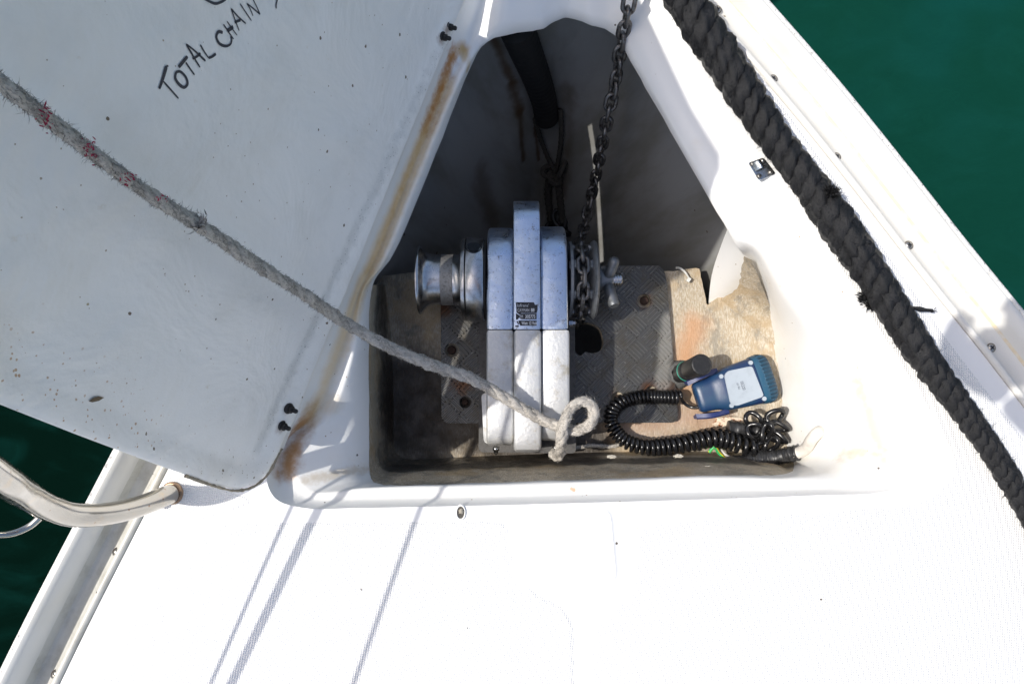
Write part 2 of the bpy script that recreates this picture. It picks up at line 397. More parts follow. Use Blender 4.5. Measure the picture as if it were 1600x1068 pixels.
key((433, 692, 0), (438, 691, -.026), (449, 690, -.054), (468, 688, -.050), (474, 687, -.052), (576, 700, -.11), (615, 690, -.285))
key((416, 742, 0), (424, 741, -.022), (438, 740, -.042), (460, 738, -.040), (466, 736, -.043), (576, 730, -.105), (618, 706, -.285))
key((430, 778, 0), (439, 771, -.020), (452, 764, -.033), (478, 766, -.033), (485, 763, -.036), (579, 748, -.085), (628, 714, -.285))
key((475, 793, 0), (478, 783, -.020), (484, 776, -.028), (505, 771, -.029), (510, 768, -.033), (590, 756, -.06), (645, 717, -.285))
key((560, 793, 0), (560, 783, -.022), (560, 777, -.029), (562, 765, -.031), (564, 761, -.036), (625, 758, -.05), (675, 716, -.285))
key((760, 789, 0), (760, 779, -.022), (760, 773, -.029), (760, 761, -.031), (760, 757, -.036), (760, 754, -.05), (760, 712, -.285))
key((950, 784, 0), (950, 774, -.022), (950, 769, -.029), (950, 755, -.031), (950, 751, -.036), (950, 748, -.05), (950, 706, -.285))
key((1150, 778, 0), (1150, 769, -.022), (1150, 764, -.029), (1150, 750, -.031), (1150, 746, -.036), (1150, 742, -.05), (1130, 706, -.285))
key((1280, 773, 0), (1275, 765, -.020), (1270, 760, -.026), (1250, 748, -.035), (1240, 745, -.045), (1215, 742, -.08), (1185, 712, -.285))
key((1380, 768, 0), (1365, 759, -.015), (1350, 752, -.022), (1315, 738, -.045), (1295, 732, -.075), (1242, 728, -.20), (1215, 722, -.285))
key((1445, 745, 0), (1428, 735, -.010), (1405, 722, -.018), (1360, 705, -.045), (1320, 700, -.085), (1232, 700, -.25), (1215, 698, -.285))
key((1466, 690, 0), (1450, 680, -.010), (1420, 665, -.018), (1360, 642, -.045), (1310, 640, -.095), (1218, 640, -.27), (1205, 640, -.285))
key((1420, 600, 0), (1402, 595, -.010), (1375, 585, -.018), (1325, 560, -.045), (1285, 560, -.09), (1210, 560, -.27), (1200, 560, -.285))
key((1340, 480, 0), (1322, 478, -.010), (1295, 475, -.018), (1245, 465, -.04), (1220, 465, -.085), (1192, 470, -.25), (1180, 470, -.285))
key((1290, 408, 0), (1272, 407, -.010), (1245, 405, -.018), (1200, 400, -.035), (1185, 400, -.07), (1166, 404, -.17), (1150, 404, -.285))
key((1264, 366, 0), (1246, 366, -.010), (1220, 366, -.018), (1170, 366, -.032), (1158, 370, -.042), (1149, 378, -.06))
key((1180, 235, 0), (1163, 238, -.010), (1140, 243, -.018), (1100, 260, -.032), (1092, 265, -.040), (1086, 269, -.05))
key((1100, 115, 0), (1085, 118, -.010), (1060, 122, -.018), (1030, 140, -.030), (1021, 143, -.038), (1015, 146, -.05))
key((1050, 25, 0), (1035, 28, -.010), (1015, 34, -.018), (993, 62, -.030), (986, 70, -.038), (980, 84, -.05))
key((1010, -40, 0), (1000, -32, -.010), (985, -15, -.018), (970, 30, -.028), (967, 45, -.036), (965, 58, -.05))
key((970, -100, 0), (965, -92, -.010), (955, -80, -.018), (950, -10, -.025), (950, 25, -.034), (949, 45, -.05))
key((925, -120, 0), (922, -112, -.010), (918, -95, -.020), (918, -10, -.026), (920, 20, -.036), (922, 37, -.05))
key((890, -120, 0), (890, -112, -.012), (888, -95, -.024), (888, -10, -.032), (888, 10, -.040), (888, 26, -.055))
key((855, -120, 0), (856, -112, -.012), (860, -95, -.022), (862, -10, -.028), (862, 15, -.038), (864, 33, -.052))
key((830, -120, 0), (831, -112, -.012), (836, -95, -.02), (842, -20, -.022), (843, 25, -.032), (845, 44, -.05))
LO = []
for j in range(6):
    LO.append(spl([k[j] if isinstance(k[j], Vector) else at(*k[j]) for k in K], 6, closed=True))
# ragged cut edge where the opening was sawn
for i, p in enumerate(LO[5]):
    p += V((noise.noise(p * 90), noise.noise(p * 90 + V((5, 5, 5))), 0)) * .0015
locker = thing('anchor_locker', 'open white anchor locker in the bow with stained inner walls and a triangular mouth', 'locker', at(800, 720, -.285))
mid = [[a.lerp(b, .25) + V((0, 0, -.0015)) for a, b in zip(LO[0], LO[1])], [a.lerp(b, .6) + V((0, 0, -.003)) for a, b in zip(LO[0], LO[1])]]
gm = [a.lerp(b, .5) + V((0, 0, -.002)) for a, b in zip(LO[1], LO[2])]
g3 = [a.lerp(b, .5) + V((0, 0, -.001)) for a, b in zip(LO[2], LO[3])]
cm = [a.lerp(b, .5) + V((0, 0, .004)) for a, b in zip(LO[4], LO[5])]
bm = NB(); loft(bm, [LO[0]] + mid + [LO[1], gm, LO[2], g3, LO[3], LO[4], cm, LO[5], [p + V((0, 0, -.004)) for p in LO[5]]])
obj('rim_moulding', bm, M_RIM, locker)
bm = NB(); A1 = [at(*p) for p in ((1140, 350, -.062), (1128, 380, -.13), (1112, 430, -.23), (1106, 485, -.32))]; A2 = [at(*p) for p in ((1160, 372, -.062), (1172, 400, -.16), (1168, 440, -.24), (1160, 480, -.292))]
A2 = [at(*p) for p in ((1185, 366, -.075), (1190, 400, -.145), (1196, 440, -.215), (1198, 478, -.32))]; A1 = spl(A1, 5); A2 = spl(A2, 5); loft(bm, [[a.lerp(b, j / 6) for a, b in zip(A1, A2)] for j in range(7)], closed=False); obj('side_panel', bm, M_RIM, locker)
bm = NB(); A1 = spl([at(*p) for p in ((1161, 400, -.128), (1156, 425, -.172), (1150, 452, -.228), (1124, 468, -.275))], 6); A2 = spl([at(*p) for p in ((1172, 407, -.10), (1190, 450, -.165), (1204, 492, -.235), (1210, 540, -.262))], 6)
A1 = [p + V((noise.noise(p * 120), noise.noise(p * 120 + V((4, 4, 4))), 0)) * .003 for p in A1]
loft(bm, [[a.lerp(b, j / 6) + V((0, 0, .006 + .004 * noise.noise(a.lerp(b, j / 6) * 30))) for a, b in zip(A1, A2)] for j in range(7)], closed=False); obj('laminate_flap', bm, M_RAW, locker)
# raw lining below the cut edge
i0, i1 = 6, len([k for k in K if k[6]]) + 5
Ds = spl([at(*k[6]) for k in K[i0:i1 + 1]], 6); Cs = LO[5][i0 * 6:i1 * 6 + 1]
Ct = [p + V((0, 0, -.0042)) for p in Cs]
m1 = [a.lerp(b, .45) for a, b in zip(Ct, Ds)]; m2 = [a.lerp(b, .85) for a, b in zip(Ct, Ds)]
m2 = [p + (q - p) * .0 + V((0, 0, -.012)) for p, q in zip(m2, Ds)]
def jag(L, s): return [p + V((noise.noise(p * 25), noise.noise(p * 25 + V((9, 0, 0))), noise.noise(p * 30 + V((0, 9, 0))))) * s for p in L]
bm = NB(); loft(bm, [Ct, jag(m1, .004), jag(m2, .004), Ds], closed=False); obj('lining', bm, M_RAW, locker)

# deck sheet with the hole of the locker
bm = NB(); fill(bm, [LP + RP[::-1], LO[0]]); tag(obj('deck', bm, M_DECK, None, False), kind='structure')
# nonskid areas, 1 mm proud
def pxl(pts, k=4, z=.0012, closed=True): return spl([at(x, y, z) for x, y in pts], k, closed)
def rnd(pts, z=.0012, r=.02):
    P = [at(x, y, z) for x, y in pts]; out = []; n = len(P)
    for i in range(n):
        a, b, c = P[i - 1], P[i], P[(i + 1) % n]; rr = min(r, (a - b).length * .45, (c - b).length * .45)
        p, q = b + (a - b).normalized() * rr, b + (c - b).normalized() * rr
        for j in range(5): t = j / 4; out.append(p * (1 - t) ** 2 + b * 2 * t * (1 - t) + q * t * t)
    return out
def panel(pts, r=.03):
    L = rnd(pts, .0011, r); L0 = [V((p.x, p.y, .0001)) for p in L]; cen = sum(L, V()) / len(L)
    L1 = [p + (p - cen).normalized() * .006 for p in L0]; bm = NB(); fill(bm, [L]); loft(bm, [L, L1]); return bm
for pts, r in (([(300, 822), (800, 818), (815, 925), (890, 955), (897, 1400), (40, 1400), (150, 1068)], .04),
               ([(1000, 820), (1290, 800), (1440, 790), (1500, 740), (1478, 680), (1300, 395), (1120, 120), (1050, 0), (1105, 0), (1220, 165), (1370, 380), (1480, 540), (1590, 680), (1900, 1060), (1900, 1400), (930, 1400), (925, 985), (990, 930)], .03),
               ([(262, 745), (300, 752), (395, 782), (300, 815), (240, 800)], .02)):
    tag(obj('nonskid_deck', panel(pts, r), M_NONSKID, None, False), kind='structure')
# faint raised pad moulded behind the rim
L = rnd([(800, 800), (953, 793), (964, 910), (812, 916)], .003, .02); cen = sum(L, V()) / len(L)
bm = NB(); fill(bm, [L]); loft(bm, [L, [V((p.x, p.y, .0018)) + (p - cen).normalized() * .002 for p in L], [V((p.x, p.y, .0002)) + (p - cen).normalized() * .006 for p in L], [V((p.x, p.y, -.0005)) + (p - cen).normalized() * .012 for p in L]])
tag(obj('deck_pad', bm, M_DECK), kind='structure')

# ------------------------------------------------------------------ well (hull inside) below the opening
st = [((868, 5), (905, 5), -.28, (886, 5)), ((735, 25), (1000, 25), -.44, (880, 20)), ((690, 110), (1050, 110), -.72, (870, 110)), ((600, 262), (1150, 262), -.95, (862, 262)), ((520, 425), (1250, 425), -1.08, (860, 425)),
      ((470, 600), (1350, 600), -1.1, (850, 600)), ((440, 860), (1420, 860), -1.12, (850, 860))]
rows = []; BUL = (.02, .04, .045, .05, .075, .3, .34)
for (l, r, kz, kc) in st:
    A = at(*l, -.062); B = at(*r, -.062); kx = .06; Kp = V((at(kc[0], kc[1], -.062).x * .9 + .0, (A.y + B.y) / 2, kz)); row = []
    for j in range(25):
        t = j / 24
        bl = BUL[len(rows)]
        if t < .5: q = t / .5; p = A.lerp(Kp, q); p += V((-bl, 0, 0)) * sin(pi * q ** .7)
        else: q = (t - .5) / .5; p = Kp.lerp(B, q); p += V((bl, 0, 0)) * sin(pi * (1 - (1 - q) ** .7))
        # moulded stiffening flats either side of the stem
        p += V((.012 * math.exp(-((t - .36) / .03) ** 2) - .012 * math.exp(-((t - .64) / .03) ** 2), 0, 0))
        row.append(p)
    rows.append(row)
rows2 = []
for j in range(25): pass
cols = [spl([rows[i][j] for i in range(len(rows))], 5) for j in range(25)]
rows2 = [[cols[j][i] for j in range(25)] for i in range(len(cols[0]))]
from mathutils.bvhtree import BVHTree
wv = [p for r in rows2 for p in r]; wn = len(rows2[0])
BV = BVHTree.FromPolygons(wv, [(i * wn + j, i * wn + j + 1, (i + 1) * wn + j + 1, (i + 1) * wn + j) for i in range(len(rows2) - 1) for j in range(wn - 1)])
def wl(px, py, d=.02):
    r = BV.ray_cast(V((0, 0, CH)), ray(px, py).normalized()); return r[0] - ray(px, py).normalized() * d if r[0] else at(px, py, -.4)
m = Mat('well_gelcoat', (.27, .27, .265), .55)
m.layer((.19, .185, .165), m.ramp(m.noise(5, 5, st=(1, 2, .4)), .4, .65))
for a, b, r in ((wl(772, 62, 0), wl(800, 130, 0), .016), (wl(800, 130, 0), wl(812, 175, 0), .022), (wl(812, 175, 0), wl(818, 250, 0), .014), (wl(836, 200, 0), wl(842, 250, 0), .010), (wl(750, 270, 0), wl(770, 350, 0), .045), (wl(888, 140, 0), wl(880, 300, 0), .03)):
    m.layer((.07, .035, .012), m.math('MULTIPLY', m.seg(a, b, r, 1, .6, 30), .85 if r < .03 else .5))
m.specks(40, .16, .1, (.08, .05, .03))
M_WELL = m.bump(m.noise(8, 4), .004, .5).end()

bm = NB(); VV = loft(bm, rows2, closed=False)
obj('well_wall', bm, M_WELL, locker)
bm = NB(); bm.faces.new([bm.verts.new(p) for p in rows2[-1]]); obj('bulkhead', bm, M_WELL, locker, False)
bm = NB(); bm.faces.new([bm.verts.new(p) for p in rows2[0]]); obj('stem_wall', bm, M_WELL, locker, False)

# ------------------------------------------------------------------ shelf and tread plate
def circ(px, py, z, r, n=20, rag=0.0):
    c = at(px, py, z); return [c + V((cos(2 * pi * k / n), sin(2 * pi * k / n), 0)) * r * (1 + rag * noise.noise(V((k * .9, px, 0)))) for k in range(n)]
def hawse(z):
    c = at(920, 530, -.272); pts = [(-24, -10), (-20, -22), (-8, -27), (6, -25), (17, -18), (22, -6), (23, 8), (18, 18), (4, 22), (-6, 20), (-13, 26), (-20, 22), (-24, 10)]
    return spl([V((c.x + x * .00128, c.y - y * .00128, z)) for x, y in pts], 3, True)
sh = [(585, 432), (700, 420), (1040, 424), (1092, 419), (1097, 440), (1105, 477), (1120, 466), (1135, 458), (1150, 454), (1154, 425), (1160, 402), (1172, 408), (1190, 450), (1205, 500), (1212, 560), (1213, 640), (1228, 700), (1240, 745), (600, 760), (590, 600)]
SL = []
for p in resample(spl([at(x, y, -.286) for x, y in sh], 1, True) + [at(*sh[0], -.286)], .008)[:-1]:
    p = p + V((noise.noise(p * 60), noise.noise(p * 60 + V((3, 3, 3))), 0)) * .0025
    SL.append(p)
bm = NB(); slab(bm, [SL, hawse(-.286)], .014)
bmesh.ops.subdivide_edges(bm, edges=[e for e in bm.edges if e.calc_length() > .03], cuts=2, use_grid_fill=False)
bmesh.ops.triangulate(bm, faces=bm.faces)
for v in bm.verts:
    v.co.z += noise.noise(v.co * 18) * .002 + .03 * max(0, (v.co.x - at(1140, 500, -.286).x) / .1)
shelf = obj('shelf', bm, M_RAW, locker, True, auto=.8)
M_CRUST = simple('white_crust', (.5, .47, .4), .7, 0, .4, 200)
for px, py in ((955, 713), (1105, 730), (1060, 712), (672, 746)):
    c = at(px, py, -.13 if py > 720 else -.2)
    bm = NB(); g = bmesh.ops.create_icosphere(bm, subdivisions=3, radius=1)
    for v in g['verts']: v.co = c + V((v.co.x * .008, v.co.y * .003, v.co.z * .002)) * (1 + .9 * noise.noise(v.co * 2.5 + V((px, 0, 0))))
    obj('crust', bm, M_CRUST, locker, False)

m = Mat('tread_plate', (.095, .095, .092), .42, .75)
sx = m.n('ShaderNodeSeparateXYZ'); m.L(m.P(), sx.inputs[0]); q = sqrt(.5)
a = m.math('MULTIPLY', m.math('ADD', sx.outputs[0], sx.outputs[1]), q / .036); b = m.math('MULTIPLY', m.math('SUBTRACT', sx.outputs[1], sx.outputs[0]), q / .036)
ck = m.math('MODULO', m.math('ABSOLUTE', m.math('ADD', m.math('FLOOR', a), m.math('FLOOR', b))), 2)
fa = m.math('FRACT', a); fb = m.math('FRACT', b)
def bars(u, v_):
    s1 = m.ramp(m.math('SINE', m.math('MULTIPLY', u, 2 * pi * 5)), .1, .8); e = m.ramp(m.math('ABSOLUTE', m.math('SUBTRACT', v_, .5)), .38, .47, 1, 0); return m.math('MULTIPLY', s1, e)
h = m.math('ADD', m.math('MULTIPLY', bars(fa, fb), m.math('SUBTRACT', 1, ck)), m.math('MULTIPLY', bars(fb, fa), ck))
m.layer((.26, .26, .25), m.math('MULTIPLY', h, .45)); m.layer((.10, .085, .06), m.math('MULTIPLY', m.ramp(m.noise(25, 6, .7), .4, .7), .7))
m.layer((.55, .54, .5), m.math('MULTIPLY', m.ramp(m.noise(160, 4, .7), .62, .7), .5))
for px, py, r in ((1015, 608, .03), (965, 625, .022), (1006, 470, .02), (690, 480, .03), (720, 600, .03), (1040, 610, .03)): m.layer((.13, .055, .022), m.math('MULTIPLY', m.seg(at(px, py, -.27), at(px + 2, py, -.27), r, 1, .7, 60), .85))
m.layer((.55, .52, .45), m.math('MULTIPLY', m.seg(at(1045, 500, -.27), at(1035, 600, -.27), .022, .7, .3, 60), .5))
M_TREAD = m.bump(h, .003).bump(m.noise(120, 4), .0006).end()
BOLTS = ((706, 547, .0145), (1006, 470, .0145), (965, 622, .013), (1018, 612, .012), (727, 628, .012))
pl = rnd([(688, 417), (1036, 415), (1042, 440), (1052, 560), (1060, 660), (690, 661)], -.2705, .016)
holes = [circ(x, y, -.2705, r, 20, .06) for x, y, r in BOLTS]
bm = NB(); slab(bm, [pl] + [hawse(-.2705)] + holes, .006)
plate = thing('tread_plate', 'corroded tread plate bolted to the locker shelf under the winch', 'metal plate', at(870, 540, -.276))
obj('plate', bm, M_TREAD, plate, False)
M_RUST = simple('rusty_steel', (.045, .024, .016), .8, .2, .6, 120, .002, (.03, .018, .012))
for x, y, r in BOLTS:
    bm = NB(); lathe(bm, [(0, r * .62), (.006, r * .62), (.0085, r * .45), (.009, .0005)], at(x, y, -.285), (0, 0, 1), 6 if y > 600 else 20); obj('bolt', bm, M_RUST, plate, False)

# ------------------------------------------------------------------ winch
m = Mat('cast_aluminium', (.56, .65, .80), .32, .95)  # bluish base holds the sky's reflection, painted into the metal
m.layer((.66, .72, .80), m.ramp(m.noise(20, 4), .4, .65))
m.layer((.10, .085, .07), m.math('MULTIPLY', m.ramp(m.noise(150, 7, .85), .565, .64), .85)); m.layer((.16, .12, .08), m.math('MULTIPLY', m.ramp(m.noise(38, 9, .88), .56, .64), .8))
M_ALU = m.rough(m.ramp(m.noise(60, 4), .3, .7, .26, .42)).bump(m.noise(120, 4), .0005).end()
m = Mat('weathered_aluminium', (.56, .565, .565), .5, .5)
m.layer((.62, .62, .60), m.ramp(m.noise(90, 6, .75), .5, .62)); m.layer((.34, .29, .19), m.math('MULTIPLY', m.ramp(m.noise(30, 6, .7), .5, .72), .7)); m.layer((.13, .11, .09), m.math('MULTIPLY', m.ramp(m.noise(150, 6, .8), .62, .72), .6))
m.layer((.18, .17, .14), m.math('MULTIPLY', m.seg(at(760, 685, -.15), at(800, 690, -.15), .014, 1, .6, 80), .6))
M_ALU2 = m.bump(m.noise(160, 5), .0008).end()
M_CHROME = simple('worn_chrome', (.55, .55, .55), .22, 1, .3, 120, .0002)
M_ROUGH = simple('knurled_band', (.40, .38, .35), .5, .8, .5, 250, .001)
M_BASE = simple('winch_base_paint', (.10, .095, .09), .6, .3, .4, 100, .0006)
winch = thing('anchor_winch', 'corroded aluminium anchor winch bolted to the tread plate', 'winch', at(822, 540, -.27))
def col_(bm, x0, x1, prof, bz, bev=.0055):
    """extrude a side profile [(py, z)] between pixel columns x0..x1 (measured at z of the top)"""
    zt = max(z for _, z in prof); xa = at(x0, 500, zt).x; xb = at(x1, 500, zt).x
    pts = [(at(820, py, z).y, z) for py, z in prof]; pts = [(pts[0][0], bz)] + pts + [(pts[-1][0], bz)]
    A = [bm.verts.new((xa, y, z)) for y, z in pts]; B = [bm.verts.new((xb, y, z)) for y, z in pts]; n = len(pts)
    fs = [bm.faces.new(A[::-1]), bm.faces.new(B)]
    for k in range(n): fs.append(bm.faces.new((A[k], A[(k + 1) % n], B[(k + 1) % n], B[k])))
    bmesh.ops.recalc_face_normals(bm, faces=fs)
    es = [e for e in bm.edges if e.verts[0] in A and e.verts[1] in A or e.verts[0] in B and e.verts[1] in B]
    bmesh.ops.bevel(bm, geom=es, offset=bev, segments=3, affect='EDGES', profile=.5)
def arc(y0, z0, y1, z1, n=7):
    return [(y0 + (y1 - y0) * (1 - cos(pi / 2 * k / n)), z0 + (z1 - z0) * sin(pi / 2 * k / n)) for k in range(n + 1)]
bm = NB(); col_(bm, 760, 802, arc(356, -.19, 402, -.118) + [(460, -.116), (514, -.116)], -.262)
col_(bm, 845, 888, arc(354, -.19, 402, -.118) + [(460, -.116), (514, -.116)], -.262)
obj('gearbox_housing', bm, M_ALU, winch, True, auto=.6)
bm = NB(); col_(bm, 802.3, 844.5, arc(314, -.16, 345, -.108) + [(430, -.105), (514, -.105)], -.262, .002)
obj('centre_ridge', bm, M_ALU, winch, True, auto=.6)
bm = NB(); col_(bm, 760, 802.5, [(515.5, -.116), (600, -.122), (660, -.128), (683, -.133), (692, -.142), (695, -.155)], -.25)
col_(bm, 846, 890, [(515.5, -.116), (600, -.122), (650, -.128), (672, -.135), (684, -.146), (688, -.16)], -.25)
col_(bm, 802.8, 845.7, [(515.5, -.107), (600, -.112), (670, -.118), (693, -.122), (702, -.130), (705, -.145)], -.25, .006)
obj('motor_housing', bm, M_ALU2, winch, True, auto=.6)
bm = NB(); z = -.262
a0, a1 = at(745, 618, z), at(902, 700, z)
Lb = rnd([(748, 480), (898, 480), (900, 708), (748, 706)], -.252, .01); slab(bm, [Lb], .018)
obj('base_plate', bm, M_BASE, winch, False)
bm = NB(); Lb = rnd([(752, 614), (800, 614), (800, 694), (756, 692)], -.15, .008); slab(bm, [Lb], .06); obj('side_flange', bm, M_ALU2, winch, False)
for px, py in ((775, 698), (868, 696)):
    o = at(px, py, -.175); ax = (0, -1, -.25); bm = NB(); lathe(bm, [(0, .006), (.006, .006), (.006, .0045), (.011, .004), (.0145, .002), (.015, .0004)], o, ax, 14); obj('stud', bm, M_CHROME, winch)
AX = at(800, 437, -.19); DA = (CH + .19) / (FPX * cos(0))
def X(px): return (px - 800) * DA
def R_(px): return px * DA
def axl(bm, pr, seg=56, mi=0): lathe(bm, [(X(a), R_(b)) for a, b in pr], V((0, AX.y, AX.z)), (1, 0, 0), seg, mi)
bm = NB(); axl(bm, [(654, 1), (653.5, 40), (653, 52), (653.5, 54.5), (655.5, 55), (658, 53.5), (661, 48), (666, 43), (672, 41), (680, 40), (689, 39.5), (689.3, 41), (689.4, 30)]); axl(bm, [(708, 30), (708.2, 41), (708.5, 40), (719, 41), (722, 45), (724, 52), (724.5, 30)])
drum = obj('rope_drum', bm, M_CHROME, winch, True, auto=.9)
bm = NB(); axl(bm, [(689, 20), (689.4, 40.3), (707.8, 40.3), (708.1, 20)]); obj('knurled_band', bm, M_ROUGH, drum, True, auto=.9)
bm = NB(); axl(bm, [(721, 40), (721, 60), (722.5, 64.5), (727, 66), (727.8, 66), (728, 50)]); axl(bm, [(729.2, 50), (729.6, 66), (731, 67), (754, 66.5), (756.5, 65), (757, 50)])
hub = obj('clutch_ring', bm, M_CHROME, winch, True, auto=.9)
bm = NB(); ang = .63; dd = V((0, sin(ang), cos(ang))); o = V((X(742), AX.y, AX.z)) + dd * R_(65.4)
lathe(bm, [(-.004, .002), (-.004, .0115), (.0018, .013), (.002, .0145), (.001, .015)], o, dd, 24, caps=False); g = bm.faces.new([bm.verts.new(o + dd * .0024 + (dd.to_track_quat('Z', 'Y') @ V((cos(k * .3927) * .0118, sin(k * .3927) * .0118, 0)))) for k in range(16)])  # flat dark disc painted for the shade inside the hole
obj('lever_socket', bm, simple('socket_dark', (.03, .035, .04), .5, .6, .3, 100), hub)
bm = NB(); axl(bm, [(757, 20), (757, 63), (760, 63), (760, 20)]); obj('gasket', bm, M_SLOT, winch)
# chainwheel (gypsy)
M_GYP = simple('galvanised_grey', (.20, .21, .22), .5, .7, .4, 90, .0006)
bm = NB(); axl(bm, [(889, 20), (889, 60), (893, 60), (896, 50), (901, 34), (908, 30), (916, 34), (921, 48), (925, 60), (929, 62.5), (932, 60), (934, 40), (934, 10)])
gyp = obj('chain_wheel', bm, M_GYP, winch, True, auto=.9)
for k in range(7):
    a = 2 * pi * (k + .3) / 7; d = V((0, sin(a), cos(a))); Mx = Matrix((V((1, 0, 0)), d.cross(V((1, 0, 0))), d)).transposed()
    for s in (-1, 1):
        bm = NB(); c = V((X(908 + s * 12.5), AX.y, AX.z)) + d * R_(46); box(bm, c, R_(6), R_(7), R_(9), Mx @ Matrix.Rotation(s * .5, 3, 'Y'), .003)
        obj('wheel_tooth', bm, M_GYP, gyp, True, auto=.7)
# clutch nut with handles
bm = NB(); axl(bm, [(934, 8), (935, 20), (940, 21), (941, 17), (957, 16), (959, 14), (959, 6)], 28); nut = obj('clutch_nut', bm, M_GYP, winch, True, auto=.6)
bm = NB(); P = [V((X(947), AX.y, AX.z)), at(953, 425, -.17), at(962, 402, -.155)]; P = resample(P, .004); tube(bm, P, [.0105] * (len(P) - 2) + [.0095, .005], 16); obj('handle', bm, M_GYP, nut)
bm = NB(); P = [V((X(950), AX.y, AX.z)), at(953, 455, -.175), at(960, 478, -.165)]; P = resample(P, .004); tube(bm, P, [.0105] * (len(P) - 1) + [.009], 16); obj('handle', bm, M_GYP, nut, True, auto=.7)
bm = NB(); P = [V((X(950), AX.y, AX.z)), V((X(952), AX.y + .01, AX.z - .075))]; P = resample(P, .01); tube(bm, P, .0105, 14); obj('handle', bm, M_GYP, nut)
bm = NB()
axl(bm, [(959, 9), (973, 9), (974, 8)], 20)
for q in (962, 966, 970): axl(bm, [(q, 8), (q, 11.5), (q + 1.6, 11.5), (q + 1.6, 8)], 20)
obj('threaded_end', bm, M_CHROME, nut, True, auto=.6)
bm = NB(); c = at(897, 505, -.16); lathe(bm, [(0, .007), (.008, .007), (.008, .005), (.012, .005)], at(890, 505, -.18), (1, 0, .3), 6); obj('side_bolt', bm, M_CHROME, winch, False)
# maker's plate
lab = thing('maker_plate', '', '', at(824, 492, -.105)); bpy.data.objects.remove(lab)
zt = -.1042
def ridgept(px, py): return at(px, py, zt)
M_BLACK = simple('black_enamel', (.012, .012, .016), .4, 0, .2, 200)
M_WHITE = simple('white_print', (.62, .63, .64), .6, 0, .4, 900)
bm = NB()
for pts in ([(806, 472), (834, 472), (836, 476), (840, 476), (840, 484), (838.5, 489), (814, 489), (812, 491.5), (807, 488)], [(806, 489), (812, 492.5), (813, 489.6), (838.5, 489.6), (838.5, 498.5), (815, 498.5), (811, 496), (809, 499), (806, 499)],
            [(810, 500.5), (838.5, 500.5), (838.5, 508.5), (813, 508.5), (811, 505)], [(805, 508.5), (811, 508), (810, 510.5), (805, 510.5)], [(807, 502), (809, 501), (811, 506), (809.5, 507)]):
    L = [ridgept(*p) for p in pts]; f = bm.faces.new([bm.verts.new(p) for p in L]); f.normal_update()
    if f.normal.z < 0: f.normal_flip()
mp = obj('maker_plate', bm, M_BLACK, winch, False)
def text(s, p, size, mat, parent, name='lettering', sx=1.0, offset=0.0):
    cu = bpy.data.curves.new('t', 'FONT'); cu.body = s; cu.size = size; cu.extrude = .0001; cu.offset = offset
    t = bpy.data.objects.new('t', cu); C.objects.link(t); bpy.context.view_layer.update()
    me = bpy.data.meshes.new_from_object(t.evaluated_get(bpy.context.evaluated_depsgraph_get())); bpy.data.objects.remove(t)
    bm = NB(); bm.from_mesh(me); bmesh.ops.scale(bm, vec=(sx, 1, 1), verts=bm.verts); bmesh.ops.translate(bm, vec=p, verts=bm.verts)
    return obj(name, bm, mat, parent, False)
u = V((0, 0, .0004))
text("lofrans'", ridgept(807.5, 479.2) + u, .0075, M_WHITE, mp); text("CAYMAN", ridgept(808.5, 486.8) + u, .0082, M_WHITE, mp, sx=.62)
text("88", ridgept(829.5, 486.8) + u, .0085, M_WHITE, mp, sx=.75, offset=.0002); text("FM", ridgept(812, 496.8) + u, .008, M_WHITE, mp, sx=.6)
text("305775", ridgept(820.5, 496.8) + u, .0085, M_WHITE, mp, sx=.72, offset=.0002); text("Watt", ridgept(815, 507) + u, .008, M_WHITE, mp, sx=.62, offset=.0002); text("12 Volt", ridgept(826, 507) + u, .008, M_WHITE, mp, sx=.62, offset=.0002)

# ------------------------------------------------------------------ chain
M_CHAIN = simple('galvanised_chain', (.17, .165, .16), .38, .85, .55, 160, .0006, (.06, .045, .035))
gx = X(908)
cp = [at(992, -60, .06), at(982, 10, .015), at(972, 60, -.04), at(962, 125, -.115), at(950, 180, -.175), at(940, 230, -.25), at(931, 275, -.33), at(921, 318, -.39), at(914, 350, -.38)]
r0 = .0635
cp += [V((gx + .003, AX.y + r0 + .012, AX.z - .09)), V((gx, AX.y + r0 + .002, AX.z - .03))]
for k in range(1, 10):
    a = pi * k / 9 * .95; cp.append(V((gx, AX.y + r0 * cos(a), AX.z + r0 * sin(a))))
cp += [V((gx + .002, AX.y - r0 + .004, AX.z - .03)), V((gx + .004, AX.y - r0 - .004, AX.z - .08)), V((gx + .006, AX.y - r0 - .005, AX.z - .16))]
path = spl(cp, 10); PT = .0245; path = resample(path, .0005); ch = []; last = 0; acc = 0
ch = [0]
for i in range(1, len(path)):
    acc += (path[i] - path[i - 1]).length
    if acc >= PT: ch.append(i); acc = 0
bm = NB(); hw, hs, wr = .0096, .0068, .0042; cl = []
for k in range(10): a = -pi / 2 + pi * k / 9; cl.append(V((hw * sin(a), hs + hw * cos(a), 0)))
cl2 = [V((-p.x, -p.y, 0)) for p in cl]; tube(bm, cl + cl2, wr, 10, closed=True); bmesh.ops.translate(bm, vec=path[ch[0]], verts=bm.verts)
chain = thing('anchor_chain', 'grey steel anchor chain running from the bow over the winch wheel', 'chain', path[ch[0]])
link0 = obj('link', bm, M_CHAIN, chain, True, loc=path[ch[0]])
